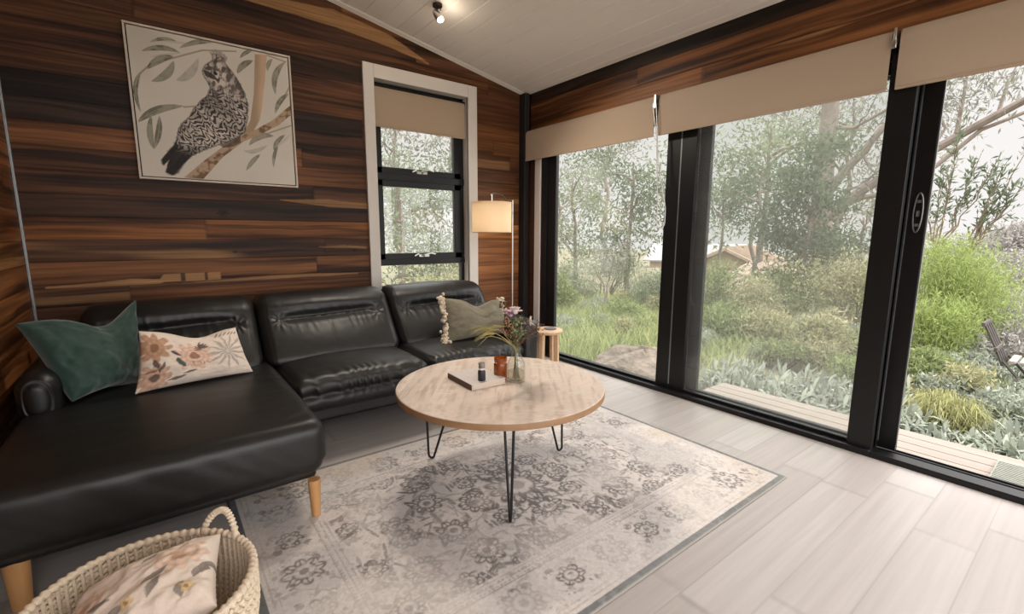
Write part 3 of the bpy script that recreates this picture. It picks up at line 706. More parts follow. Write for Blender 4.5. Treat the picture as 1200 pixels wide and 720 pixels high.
# ------------------------------------------------------------------ rug
def rug():
    x0, x1, y0, y1 = -2.915, -.655, -2.945, -1.44
    nx, ny = 640, 430; xs = np.linspace(x0, x1, nx); ys = np.linspace(y0, y1, ny); X, Y = np.meshgrid(xs, ys, indexing='ij')
    cx, cy = (x0 + x1) / 2, (y0 + y1) / 2; hx, hy = (x1 - x0) / 2, (y1 - y0) / 2
    dx, dy = hx - np.abs(X - cx), hy - np.abs(Y - cy); e = np.minimum(dx, dy)        # distance from the rug's edge
    ink = np.zeros(X.shape)
    def put(m): np.maximum(ink, m, out=ink)
    def band(a, b, s=.003): return sstep(a - s, a + s, e) * sstep(b + s, b - s, e)
    def rosette(U, W, R, n, ph=0, ring=.55):
        d = np.hypot(U, W); a = np.arctan2(W, U) + ph; pr = R * (.72 + .28 * np.abs(np.cos(a * n / 2)))
        m = np.exp(-((d - pr) / (.075 * R + .0018)) ** 2) + .9 * np.exp(-((d - ring * R) / (.07 * R + .0015)) ** 2) + sstep(.3 * R, .2 * R, d) * .8
        m = m + .7 * (np.abs(np.cos(a * n)) > .85) * (d < pr) * (d > ring * R)
        return np.clip(m, 0, 1)
    # edge bands
    put(.62 * band(0, .030)); put(.5 * band(.046, .050, .0015)); put(.35 * band(.066, .069, .0015)); put(.55 * band(.262, .268, .002)); put(.4 * band(.286, .290, .0015)); put(.45 * band(.305, .309, .0015))
    put(.45 * band(.268, .305) * (np.sin((X + Y) * 180) * np.sin((X - Y) * 180) > .35))
    # border rosettes
    along = np.where(dx < dy, Y - cy, X - cx); across = e - .165; per = .215
    L = np.where(dx < dy, hy, hx); k = np.round(along / per); au = along - k * per
    inb = (e > .07) & (e < .26)
    big = (np.mod(k, 2) == 0)
    put(inb * np.where(big, rosette(au, across, .072, 8), rosette(au * 1.0, across * 1.15, .055, 6, .3)))
    # linking vines and small leaves in the border
    vine = np.exp(-((across - .05 * np.sin(along * 2 * math.pi / per)) / .0035) ** 2) * .55; put(inb * vine)
    s2 = along - (np.round(along / (per / 2) - .5) + .5) * per / 2
    put(inb * .7 * (np.hypot(s2 / 1.2, np.abs(across) - .055) < .016) * (fbm(X * 60, Y * 60, 4, 2) > .4))
    # field: mirrored flowers, medallion and scrolls
    fx, fy = np.abs(X - cx), np.abs(Y - cy); fld = sstep(.315, .325, e)
    rr = np.random.default_rng(12); f = np.zeros(X.shape)
    spots = [(0, 0, .15, 12), (.24, 0, .075, 8), (0, .22, .08, 8), (.19, .17, .055, 6), (.42, .12, .07, 8), (.38, .30, .075, 8), (.60, .05, .06, 6), (.62, .25, .07, 8), (.16, .36, .06, 6), (.74, .38, .06, 7), (.76, .14, .05, 6), (.52, .40, .05, 6), (.30, .42, .04, 5)]
    for a, b, R, n in spots: f = np.maximum(f, rosette(fx - a, fy - b, R, n, a * 9))
    for _ in range(150):
        a, b = rr.uniform(0, .85), rr.uniform(0, .46); L_, w, an = rr.uniform(.025, .055), rr.uniform(.006, .012), rr.uniform(0, math.pi)
        U = (fx - a) * math.cos(an) + (fy - b) * math.sin(an); W = -(fx - a) * math.sin(an) + (fy - b) * math.cos(an)
        f = np.maximum(f, sstep(1.1, .8, np.hypot(U / L_, W / w)) * rr.uniform(.5, 1))
    for _ in range(26):
        a, b = rr.uniform(0, .85), rr.uniform(0, .45); R = rr.uniform(.05, .11); d = np.hypot(fx - a, fy - b); an = np.arctan2(fy - b, fx - a); s0 = rr.uniform(-3, 3)
        f = np.maximum(f, np.exp(-((d - R) / .0035) ** 2) * (np.mod(an - s0, 6.283) < 2.6) * .6)
    put(fld * f)
    for sy in (-1, 1):   # corner diagonals
        put(fld * .7 * np.exp(-((fx + fy * 1.25 - 1.02) / .004) ** 2) * (fbm(X * 30, Y * 30, 3, 2) > .45))
    # wear
    wear = fbm(X * 5, Y * 5, 21, 4); fine = fbm(X * 70, Y * 70, 23, 3)
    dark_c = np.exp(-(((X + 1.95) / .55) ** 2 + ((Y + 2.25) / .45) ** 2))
    spk = sstep(.56, .68, fbm(X * 46, Y * 46, 91, 3)) * .42 * (e > .045)
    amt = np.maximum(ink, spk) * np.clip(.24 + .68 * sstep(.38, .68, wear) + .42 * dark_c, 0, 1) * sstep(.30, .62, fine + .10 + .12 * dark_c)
    base = mix(np.array(sl((208, 200, 195))), np.array(sl((190, 184, 181))), sstep(.4, .65, fbm(X * 4, Y * 4, 31, 3)))
    base = mix(base, np.array(sl((198, 184, 170))), sstep(.5, .7, fbm(X * 2, Y * 2, 35, 3)) * .7)
    base = base * (.88 + .24 * fbm(X * 120, Y * 120, 41, 2))[..., None]
    inkc = mix(np.array(sl((60, 59, 63))), np.array(sl((96, 87, 80))), fbm(X * 8, Y * 8, 51, 2))
    col = mix(base, inkc, np.clip(amt, 0, 1) * .86)
    ol = sstep(.032, .028, e); col = mix(col, np.array(sl((92, 98, 100))) * (.7 + .6 * fbm(X * 40, Y * 40, 61, 3))[..., None], ol * .75)
    col = mix(col, np.array(sl((70, 72, 74))), ((X - x0) < .03) * .5)
    fringe = sstep(.006, .004, e); col = mix(col, np.array(sl((150, 142, 132))), fringe * .8)
    Z = .0085 + .0012 * (fine - .5) - .006 * sstep(.006, 0, e)
    V = np.stack([X, Y, Z], -1).reshape(-1, 3); F = gridF(nx, ny)
    mb = MB().box(x0, x1, y0, y1, .0005, .003); cV = np.concatenate(mb.V)
    m = material('distressed_rug_pile', attr=True, rough=.95, noise=((500, 500, 500), .1, 2), bump=(900, .25, .002))
    o = raw('area_rug', np.concatenate([V, cV]), np.concatenate([F, np.array(mb.F) + len(V)]), m, cols=np.concatenate([col.reshape(-1, 3), np.tile(np.array(sl((120, 112, 104))), (8, 1))]), smooth='all')
    tag(o, 'faded grey and cream patterned area rug under the coffee table', 'rug')
rug()

# ------------------------------------------------------------------ coffee table and what stands on it
TC, TZ = (-1.785, -2.06), .485
def coffee_table():
    t = thing('coffee_table', 'round pale wood coffee table on three black hairpin legs', 'table', (*TC, 0))
    R = .5; na, nr = 200, 110
    rad = np.concatenate([np.linspace(0.002, R - .004, nr), [R - .0015, R, R]]); dz = np.concatenate([np.zeros(nr), [-.0012, -.004, -.030]])
    A = np.linspace(0, 2 * math.pi, na, endpoint=False); Rr, Aa = np.meshgrid(rad, A, indexing='ij')
    X, Y = Rr * np.cos(Aa), Rr * np.sin(Aa); Z = TZ + np.repeat(dz[:, None], na, 1)
    # strips of planks laid across each other, limed grain
    an = .9; U = X * math.cos(an) + Y * math.sin(an); W = -X * math.sin(an) + Y * math.cos(an)
    k = np.floor(W / .075).astype(int); rr = np.random.default_rng(9); ph = rr.uniform(0, 30, 60)[k + 30]; br = rr.uniform(.9, 1.08, 60)[k + 30]
    g = fbm(U * 6 + ph, W * 70 + ph, 5, 4); cross = fbm(U * 90, W * 9 + ph, 7, 3); patch = sstep(.45, .62, fbm(U * 3 + ph, W * 3, 9, 3))
    c = mix(np.array(sl((210, 192, 178))), np.array(sl((176, 150, 130))), sstep(.48, .75, g) * .6)
    c = mix(c, np.array(sl((212, 200, 188))), sstep(.45, .7, cross) * patch * .8); c = c * (br * (.9 + .2 * fbm(U * 2, W * 2, 11, 3)))[..., None]
    c = mix(c, np.array(sl((140, 112, 88))), sstep(.62, .8, fbm(U * 12, W * 40, 13, 3)) * .3)
    edge = np.array(sl((146, 112, 80))); c = mix(c, edge * (.8 + .4 * fbm(Aa * 12, Z * 220, 3, 3))[..., None], (dz < -.003)[:, None] * np.ones(na))
    V = np.stack([X + TC[0], Y + TC[1], Z], -1).reshape(-1, 3); n = len(rad)
    i, j = np.meshgrid(np.arange(n - 1), np.arange(na), indexing='ij'); a = i * na + j; b = i * na + (j + 1) % na
    F = np.stack([a, a + na, b + na, b], -1).reshape(-1, 4)
    lst = [tuple(f) for f in F] + [tuple(range(na)), tuple(range((n - 1) * na, n * na))[::-1]]
    m = material('limed_mango_wood', attr=True, rough=.5, noise=((8, 60, 8), .06, 4), bump=(60, .08, .002))
    raw('tabletop', V, lst, m, t, True, cols=c.reshape(-1, 3))
    for ang in (-120.5, 120.5, 0):     # three hairpin legs
        d = np.array([math.cos(math.radians(ang)), math.sin(math.radians(ang))]); q = np.array([-d[1], d[0]]); C = np.array(TC); skew = q * .012
        lg = MB(); rz = .0105 + .0065; zt = TZ - .031
        def pt(r_, z, k=0): return (*(C + d * r_ + skew * k), z)
        pts = [pt(.425, zt, 1), pt(.424, .30, .7), pt(.422, rz + .05, .2)] + [pt(.405 + .017 * math.cos(a_), rz + .017 - .017 * math.sin(a_)) for a_ in np.linspace(.1, math.pi - .45, 9)]
        pts += [pt(.365, rz + .085, -.2), pt(.31, .27, -.6), pt(.255, zt, -1)]
        lg.tube(pts, .0062, 10)
        lg.prism([tuple(C + d * .445 + q * .03), tuple(C + d * .235 + q * .03), tuple(C + d * .235 - q * .03), tuple(C + d * .445 - q * .03)], 'z', TZ - .0335, TZ - .0302)
        lg.obj('leg', M['black_metal'], t)
coffee_table()

def book():
    b = thing('book', 'grey cream hardback book lying on the coffee table', 'book', (-1.86, -1.97, TZ))
    z0 = TZ + .0005; h = .027
    A, B, C_, D = [np.array(v) for v in ((-1.955, -2.085), (-1.770, -2.083), (-1.745, -1.86), (-1.90, -1.825))]   # front-left, front-right, far-right, far-left
    A = np.array((-1.962, -2.075)); 
    e1 = (B - A) / np.linalg.norm(B - A); e2 = np.array([-e1[1], e1[0]]); w = np.linalg.norm(B - A); d = .235
    def quad(i0, i1, j0, j1): return [tuple(A + e1 * i + e2 * j) for i, j in ((i0, j0), (i1, j0), (i1, j1), (i0, j1))]
    cov = MB(); cov.prism(quad(0, w, 0, d), 'z', z0, z0 + .0025); cov.prism(quad(0, w, 0, d), 'z', z0 + h - .0025, z0 + h); cov.prism(quad(0, w, d - .003, d), 'z', z0, z0 + h)
    cov.obj('cover', material('book_cover_cloth', sl((206, 198, 192)), .6, noise=((60, 60, 60), .06, 3)), b, bevel=.001)
    pg = MB(); pg.prism(quad(.004, w - .004, .004, d - .004), 'z', z0 + .0026, z0 + h - .0026)
    pg.obj('pages', material('book_pages', sl((196, 180, 164)), .8, noise=((2, 2, 900), .16, 2)), b, smooth=False)
    sp = MB(); sp.prism(quad(-.0035, .0002, 0, d), 'z', z0, z0 + h); sp.obj('spine', material('book_spine', sl((84, 66, 54)), .6, noise=((20, 20, 200), .15, 2)), b, bevel=.001)
    # small bottle standing on the book
    c0 = (-1.885, -2.043, z0 + h + .0003)
    r = thing('bottle', 'small dark ribbed bottle with a grey cap standing on the book', 'bottle', c0)
    rb = MB(); n = 96; A_ = np.linspace(0, 2 * math.pi, n, endpoint=False); V = []; prof = [(.0, 0), (.0165, 0), (.0185, .002), (.0185, .044), (.0165, .049), (.0115, .052), (0, .052)]
    for q, z in prof: V += [(c0[0] + (q - (.0009 * (math.sin(24 * a_) > 0) if .002 <= z <= .044 and q else 0)) * math.cos(a_), c0[1] + (q - (.0009 * (math.sin(24 * a_) > 0) if .002 <= z <= .044 and q else 0)) * math.sin(a_), c0[2] + z) for a_ in A_]
    rb.add(V, [(k * n + m, k * n + (m + 1) % n, (k + 1) * n + (m + 1) % n, (k + 1) * n + m) for k in range(len(prof) - 1) for m in range(n)])
    rb.obj('bottle_body', material('dark_ribbed_glass', (.018, .019, .023), .3, noise=((80, 80, 80), .1, 2)), r)
    nk = MB(); nk.lathe([(0, .052), (.0125, .052), (.0130, .060), (.0125, .0615), (0, .0615)], c0, 28); nk.obj('neck_band', material('white_neck_band', sl((214, 208, 202)), .5, noise=((80, 80, 80), .05, 2)), r)
    cp = MB(); cp.lathe([(0, .0615), (.0150, .0615), (.0155, .063), (.0155, .070), (.0140, .0715), (.0140, .074), (.0158, .0755), (.0158, .086), (.0145, .0875), (0, .0875)], c0, 28); cp.obj('cap', material('grey_cap', sl((140, 134, 130)), .4, metal=.4, noise=((80, 80, 80), .08, 2)), r)
book()

def jar():
    c = (-1.752, -2.012, TZ + .0005)
    j = thing('candle_jar', 'amber glass candle jar beside the vase', 'jar', c)
    M['amber'] = material('amber_glass', sl((176, 92, 34)), .1, trans=.55, spec=.6, noise=((30, 30, 12), .25, 3))
    m = MB(); m.lathe([(.0, .0), (.030, 0), (.0335, .004), (.034, .01), (.034, .072), (.033, .080), (.029, .086), (.029, .091), (.0325, .093), (.0325, .112), (.030, .1125), (.0295, .095), (.030, .07), (.030, .008), (0, .006)], c, 36)
    m.obj('jar_body', M['amber'], j)
    w = MB(); w.lathe([(0, .006), (.0292, .008), (.0292, .062), (0, .063)], c, 30); wx = w.obj('candle_wax', material('candle_wax', sl((206, 140, 84)), .6, noise=((40, 40, 40), .05, 2)), j)
    k = MB().tube([(c[0], c[1], c[2] + .063), (c[0] + .002, c[1], c[2] + .078)], .0012, 6); k.obj('wick', material('wick', (.05, .04, .03), .9, noise=((200, 200, 200), .1, 1)), wx)
jar()

VC = np.array((-1.712, -2.088, TZ + .0005))
def vase():
    v = thing('vase', 'clear glass bottle vase holding dried flowers', 'vase', VC)
    prof_o = [(.0, .0), (.040, 0), (.0445, .004), (.0455, .012), (.0455, .080), (.043, .095), (.034, .115), (.025, .133), (.0215, .150), (.0215, .165), (.0245, .172)]
    prof_i = [(.0215, .172), (.0185, .165), (.0185, .150), (.022, .133), (.031, .115), (.040, .095), (.0425, .080), (.0425, .014), (.0, .010)]
    m = MB(); m.lathe(prof_o + prof_i, VC, 44); m.obj('bottle', M['glass_clean'], v)
    w = MB(); w.lathe([(0, .011), (.0418, .0145), (.0418, .055), (0, .0555)], VC, 40)
    w.obj('water', glass_material('vase_water', haze=.10, tint=(.97, .94, .88), ior=1.2, haze_col=(.85, .76, .58)), v)
vase()

STEMM = {k: material(k, sl(c), .8, noise=((60, 60, 60), .2, 2)) for k, c in dict(green_stem=(98, 104, 66), brown_stem=(92, 70, 52), pale_petal=(226, 210, 208), pink_petal=(196, 156, 178), rust_bloom=(152, 108, 82), dark_bud=(84, 62, 52), cream_star=(226, 212, 192), sage_leaf=(126, 134, 96), straw_blade=(146, 134, 84)).items()}
def bouquet():
    rr = np.random.default_rng(44)
    def stem(name, label, head_px, ymul, smat, head, col, group=None, leaves=0, bend=.0):
        tip = at(head_px[0], head_px[1], y=VC[1] + ymul)
        base = VC + np.array([rr.uniform(-.018, .018), rr.uniform(-.018, .018), .016])
        neck = VC + np.array([rr.uniform(-.010, .010), rr.uniform(-.010, .010), .165])
        t = thing(name, label, 'flower', base, group or 'dried flowers in the vase')
        mid = neck * .45 + tip * .55 + np.array([0, 0, .03 + bend])
        s = np.linspace(0, 1, 9)[:, None]; up = (1 - s) ** 2 * neck + 2 * s * (1 - s) * mid + s ** 2 * tip
        pts = np.concatenate([[base], [base * .5 + neck * .5], up])
        MB().tube(pts, np.linspace(.0022, .0013, len(pts)), 6).obj('stem', STEMM[smat], t)
        d = up[-1] - up[-2]; d /= np.linalg.norm(d)
        h = MB()
        if head == 'ball':       # papery everlasting: rings of petals
            for ring, (n, ra, el) in enumerate(((13, .042, .1), (11, .036, .6), (8, .024, 1.1))):
                for k in range(n):
                    a = 2 * math.pi * k / n + ring; o_ = np.array([math.cos(a) * math.cos(el), math.sin(a) * math.cos(el), math.sin(el)]); sd = np.array([-math.sin(a), math.cos(a), 0])
                    c = tip; h.add([c + sd * .004, c - sd * .004, c + o_ * ra * .7 - sd * .010, c + o_ * ra, c + o_ * ra * .7 + sd * .010], [(0, 1, 2, 3, 4)])
            h.sphere(tip, .015, 10, 7)
        elif head == 'bud':
            for k in range(9):
                c = tip + rr.normal(0, .010, 3); h.sphere(c, rr.uniform(.004, .008), 7, 5)
        elif head == 'spike':
            for k in range(26):
                f_ = k / 26; c = tip - d * .085 * f_ + rr.normal(0, .006 + .006 * f_, 3); h.sphere(c, rr.uniform(.0035, .0065), 6, 4)
        elif head == 'star':
            for k in range(7):
                a = rr.normal(0, 1, 3); a /= np.linalg.norm(a); h.tube([tip, tip + a * .016, tip + a * .034], [.0035, .0032, .001], 6)
        elif head == 'spray':
            for k in range(22):
                a = d + rr.normal(0, .55, 3); a /= np.linalg.norm(a); st = tip - d * rr.uniform(0, .05); e = st + a * rr.uniform(.025, .05)
                h.tube([st, e], .0008, 4); h.sphere(e, .0032, 6, 4)
        elif head == 'blade':
            for k in range(5):
                a = d + rr.normal(0, .16, 3); a /= np.linalg.norm(a); b_ = tip - d * .09; h.tube([b_, b_ + a * .06 + (0, 0, .006), b_ + a * .12 - (0, 0, .012)], [.0022, .0018, .0005], 4)
        h.obj('flower_head', STEMM[col], t)
        if leaves:
            l = MB()
            for k in range(leaves):
                f_ = rr.uniform(.1, .85); p = (1 - f_) ** 2 * neck + 2 * f_ * (1 - f_) * mid + f_ ** 2 * tip; a = rr.normal(0, 1, 3); a[2] = abs(a[2]) * .9; a /= np.linalg.norm(a); sd = np.cross(a, (0, 0, 1)); sd /= np.linalg.norm(sd) + 1e-6; L = rr.uniform(.03, .055)
                l.add([p, p + a * L * .4 + sd * .006, p + a * L, p + a * L * .4 - sd * .006], [(0, 1, 2, 3)])
            l.obj('foliage', STEMM['sage_leaf'], t)
    stem('everlasting_flower', 'large pale papery flower at the top of the vase', (603.5, 365), .00, 'green_stem', 'ball', 'pale_petal', leaves=5)
    stem('everlasting_flower', 'mauve pink flower just left of the pale papery one', (598, 368), .03, 'green_stem', 'ball', 'pink_petal', leaves=4)
    stem('dried_flower', 'dark brown seed head, highest and leftmost of the bunch', (588, 358), .02, 'brown_stem', 'bud', 'dark_bud')
    stem('flower_spike', 'rust coloured flower spike left of the pale flower', (592, 374), -.02, 'brown_stem', 'spike', 'rust_bloom', leaves=3)
    stem('flower_spike', 'short rust coloured spike low on the left of the bunch', (588, 388), .02, 'brown_stem', 'spike', 'rust_bloom', leaves=2)
    stem('star_flower', 'cream star shaped dried flower on the right of the bunch', (621, 378), .00, 'brown_stem', 'star', 'cream_star')
    stem('seed_spray', 'brown feathery seed spray on the right side of the bunch', (626, 390), -.03, 'brown_stem', 'spray', 'dark_bud', group='right hand seed sprays in the vase')
    stem('seed_spray', 'brown feathery seed spray in the middle of the bunch', (614, 385), .05, 'brown_stem', 'spray', 'dark_bud')
    for px, py, dy in ((619, 396, .02), (629, 383, .03), (612, 377, -.03)):
        stem('seed_spray', 'brown feathery seed spray on the right side of the bunch', (px, py), dy, 'brown_stem', 'spray', 'dark_bud', group='right hand seed sprays in the vase')
    for px, py, dy in ((556, 388, .02), (563, 397, -.02), (572, 384, .03), (566, 391, .0)):
        stem('dried_grass', 'thin olive grass stem arching left over the sofa seat', (px, py), dy, 'straw_blade', 'blade', 'straw_blade', group='arching grass stems in the vase', bend=.03)
    for px, py, dy in ((606, 380, -.03), (612, 390, .02), (599, 386, -.01), (595, 378, .03), (609, 374, .03)):
        stem('leafy_stem', 'upright green leafy stem in the middle of the bunch', (px, py), dy, 'green_stem', 'bud', 'sage_leaf', group='leafy stems in the vase', leaves=14)
bouquet()

# ------------------------------------------------------------------ picture on the back wall
BODY = [(0.489, 0.901), (0.521, 0.903), (0.555, 0.889), (0.564, 0.848), (0.597, 0.81), (0.638, 0.745), (0.667, 0.677), (0.686, 0.588), (0.674, 0.493), (0.654, 0.397), (0.608, 0.343), (0.539, 0.307), (0.488, 0.282), (0.437, 0.258), (0.372, 0.223), (0.307, 0.181), (0.248, 0.112), (0.213, 0.055), (0.182, 0.036), (0.149, 0.054), (0.162, 0.104), (0.176, 0.142), (0.136, 0.102), (0.132, 0.137), (0.166, 0.184), (0.215, 0.251), (0.232, 0.288), (0.242, 0.342), (0.272, 0.398), (0.313, 0.44), (0.349, 0.507), (0.392, 0.566), (0.443, 0.62), (0.455, 0.667), (0.443, 0.708), (0.422, 0.747), (0.421, 0.777), (0.44, 0.82), (0.477, 0.847), (0.489, 0.866)]
TAIL1 = [(0.132, 0.137), (0.223, 0.252), (0.24, 0.245), (0.144, 0.102)]
TAIL2 = [(0.149, 0.054), (0.254, 0.184), (0.282, 0.16), (0.189, 0.036)]
BEAK = [(0.422, 0.782), (0.451, 0.78), (0.486, 0.76), (0.514, 0.725), (0.472, 0.731), (0.433, 0.745)]
CHIN = [(0.462, 0.668), (0.515, 0.633), (0.499, 0.585), (0.465, 0.605)]
BR1 = [(0.248, 0.023), (0.365, 0.142), (0.503, 0.266), (0.626, 0.355), (0.707, 0.404), (0.846, 0.5), (0.984, 0.637), (0.98, 0.559), (0.881, 0.466), (0.731, 0.369), (0.64, 0.319), (0.497, 0.191), (0.363, 0.022)]
TRK = [(0.759, 0.961), (0.84, 0.974), (0.812, 0.779), (0.781, 0.585), (0.757, 0.486), (0.676, 0.342), (0.626, 0.355), (0.694, 0.478), (0.731, 0.671)]
FOOT = [(0.487, 0.274), (0.618, 0.358), (0.622, 0.307), (0.569, 0.274), (0.502, 0.256)]
LV = [(0.088, 0.831, 0.194, 0.901, 0.297, 0.867, 0.0167), (0.296, 0.897, 0.403, 0.98, 0.511, 0.985, 0.015), (0.108, 0.723, 0.172, 0.814, 0.258, 0.834, 0.0217), (0.121, 0.647, 0.231, 0.693, 0.256, 0.807, 0.0233), (0.259, 0.682, 0.35, 0.708, 0.401, 0.855, 0.025), (0.027, 0.369, 0.114, 0.486, 0.29, 0.515, 0.0233), (0.095, 0.203, 0.069, 0.302, 0.101, 0.422, 0.0167), (0.095, 0.203, 0.141, 0.311, 0.145, 0.429, 0.0167), (0.634, 0.799, 0.665, 0.877, 0.743, 0.912, 0.02), (0.659, 0.912, 0.696, 0.966, 0.748, 0.986, 0.0117), (0.882, 0.697, 0.852, 0.842, 0.964, 0.95, 0.02), (0.836, 0.858, 0.84, 0.924, 0.877, 0.95, 0.0133), (0.869, 0.556, 0.894, 0.661, 0.975, 0.718, 0.0167), (0.673, 0.294, 0.732, 0.388, 0.847, 0.384, 0.02), (0.641, 0.106, 0.682, 0.181, 0.742, 0.235, 0.015), (0.831, 0.146, 0.829, 0.244, 0.874, 0.312, 0.0117), (0.841, 0.275, 0.854, 0.345, 0.928, 0.404, 0.015), (0.632, 0.252, 0.703, 0.231, 0.798, 0.31, 0.015), (0.047, 0.434, 0.003, 0.608, 0.079, 0.704, 0.0117), (0.137, 0.897, 0.212, 0.955, 0.282, 0.938, 0.01)]
STS = [[(0.043, 0.599), (0.064, 0.684), (0.125, 0.755), (0.257, 0.825), (0.428, 0.913), (0.637, 0.953)], [(0.289, 0.509), (0.366, 0.527)], [(0.68, 0.4), (0.803, 0.397), (0.975, 0.479)], [(0.843, 0.971), (0.968, 0.951)], [(0.995, 0.794), (0.931, 0.668)]]
def inpoly(X, Y, poly):
    ins = np.zeros(X.shape, bool); n = len(poly)
    for i in range(n):
        (xa, ya), (xb, yb) = poly[i], poly[(i + 1) % n]
        if ya == yb: continue
        ins ^= ((ya > Y) != (yb > Y)) & (X < (xb - xa) * (Y - ya) / (yb - ya) + xa)
    return ins
def polydist(X, Y, pts):
    d = np.full(X.shape, 9.)
    for (xa, ya), (xb, yb) in zip(pts[:-1], pts[1:]):
        L = (xb - xa) ** 2 + (yb - ya) ** 2; t = np.clip(((X - xa) * (xb - xa) + (Y - ya) * (yb - ya)) / (L + 1e-9), 0, 1)
        d = np.minimum(d, np.hypot(X - xa - t * (xb - xa), Y - ya - t * (yb - ya)))
    return d
def picture():
    x0, x1, z0, z1 = -3.1054, -2.1786, 1.5413, 2.4575
    p = thing('framed_picture', 'square framed painting of a grey cockatoo perched on a gum branch', 'picture', ((x0 + x1) / 2, 0, z0))
    f = MB(); w = .012; ya, yb = -.042, -.001
    f.box(x0, x1, ya, yb, z0, z0 + w); f.box(x0, x1, ya, yb, z1 - w, z1); f.box(x0, x0 + w, ya, yb, z0 + w, z1 - w); f.box(x1 - w, x1, ya, yb, z0 + w, z1 - w)
    f.obj('frame', material('pale_oak_frame', sl((206, 192, 176)), .5, noise=((20, 20, 20), .05, 3)), p, bevel=.0012)
    MB().box(x0 + w, x1 - w, -.012, -.002, z0 + w, z1 - w).obj('backing', material('black_backing', (.01, .009, .008), .8, noise=((20, 20, 20), .1, 2)), p, smooth=False)
    n = 440; g = w + .006; u = np.linspace(0, 1, n); U, W = np.meshgrid(u, u, indexing='ij')
    uu = (g + U * (x1 - x0 - 2 * g)) / (x1 - x0); ww = (g + W * (z1 - z0 - 2 * g)) / (z1 - z0)
    a, b = uu, ww
    c = np.tile(np.array(sl((214, 204, 192))), a.shape + (1,)) * (.95 + .1 * fbm(a * 4, b * 4, 2, 3))[..., None]
    wash = fbm(a * 2.2, b * 2.2, 6, 3); c = mix(c, np.array(sl((196, 186, 172))), sstep(.5, .75, wash) * .7)
    gleaf, dleaf, wood, wdark = [np.array(sl(v)) for v in ((142, 138, 118), (84, 82, 70), (186, 158, 132), (122, 94, 72))]
    # soft washes of distant leaves
    for (sx, sy, L, wd, an) in ((.12, .80, .2, .02, .35), (.55, .60, .18, .03, .9), (.3, .45, .2, .02, -.4), (.86, .3, .16, .02, .8), (.17, .92, .2, .014, .1)):
        P_ = (a - sx) * math.cos(an) + (b - sy) * math.sin(an); Q = -(a - sx) * math.sin(an) + (b - sy) * math.cos(an); t = P_ / L
        c = mix(c, np.array(sl((180, 174, 156))), ((t > 0) & (t < 1)) * sstep(wd * np.sin(np.clip(t, 0, 1) * 3.14), 0, np.abs(Q)) * .6)
    for st in STS: c = mix(c, np.array(sl((150, 130, 108))), sstep(.007, .003, polydist(a, b, st)) * .8)
    for i, (xa, ya_, xm, ym, xb, yb_, wd) in enumerate(LV):
        s = np.linspace(0, 1, 14); px = (1 - s) ** 2 * xa + 2 * s * (1 - s) * xm + s ** 2 * xb; py = (1 - s) ** 2 * ya_ + 2 * s * (1 - s) * ym + s ** 2 * yb_
        hw = wd * np.sin(s * math.pi) ** .75 + .0008; tx, ty = np.gradient(px), np.gradient(py); L = np.hypot(tx, ty)
        poly = list(zip(px - ty / L * hw, py + tx / L * hw)) + list(zip((px + ty / L * hw)[::-1], (py - tx / L * hw)[::-1]))
        k = inpoly(a, b, poly); d = polydist(a, b, list(zip(px, py)))
        sh = mix(gleaf, dleaf, sstep(.4, .7, fbm(a * 26, b * 26, i, 3))); sh = mix(sh, gleaf * 1.25, (d < .0022) * .7)
        c = mix(c, sh, k * (.85 if i not in (4, 17) else .4))
    k = inpoly(a, b, TRK); gx = (a - .70 - .12 * b) * 8
    c = mix(c, mix(wood, wood * 1.15, sstep(.3, .7, fbm(a * 10, b * 5, 3, 3))) * (.82 + .36 * sstep(0, .06, a - (.70 + .06 * b)))[..., None], k)
    k = inpoly(a, b, BR1); sd = fbm(a * 22 + b * 22, (a - b) * 30, 5, 3); c = mix(c, mix(wood * .95, wdark, sstep(.4, .68, sd)), k)
    # plumage: fine scalloped feathers, paler wispy head and crest
    k = inpoly(a, b, BODY); edge_d = polydist(a, b, BODY + BODY[:1]); ax = a * .80 + b * .6; ay = -a * .6 + b * .80
    w1, w2 = .085 * (fbm(a * 13, b * 13, 8, 5) - .5), .085 * (fbm(a * 13 + 7, b * 13, 18, 5) - .5)
    sc = .5 + .5 * np.sin(2 * math.pi * (26 * (ay + .95 * w1) + 1.0 * np.abs(np.sin(math.pi * (19 * ax + 26 * w2))))); tone = fbm(a * 22, b * 22, 4, 3)
    dark, light = np.array(sl((58, 51, 48))), np.array(sl((212, 200, 190)))
    feather = mix(dark, light, sstep(.18, .75, sc) * np.clip(.25 + 1.0 * tone, 0, 1))
    chest = sstep(.12, .0, np.hypot((a - .47) / 1.2, b - .56)) ; feather = mix(feather, dark, chest * .5)
    head = sstep(.60, .72, b + .15 * (a - .5)); hair = fbm(a * 50 - b * 20, b * 26 + a * 20, 14, 4)
    feather = mix(feather, mix(np.array(sl((92, 82, 77))), np.array(sl((206, 193, 184))), sstep(.34, .60, hair)), head)
    neck = sstep(.05, 0, np.abs(a - (.60 + .25 * (.75 - b)))) * sstep(.60, .66, b); feather = mix(feather, np.array(sl((120, 106, 98))), neck * .4)
    tail = sstep(.30, .17, b + .45 * (a - .25)); feather = mix(feather, mix(np.array(sl((48, 43, 42))), np.array(sl((108, 98, 92))), sstep(.5, .75, fbm((a - b) * 60, (a + b) * 6, 19, 3))), tail)
    feather = feather * (.78 + .3 * sstep(0, .05, edge_d))[..., None]
    fuzz = edge_d < .012 * fbm(a * 70, b * 70, 44, 2); c = mix(c, np.array(sl((96, 88, 82))), (fuzz & ~k) * .6)
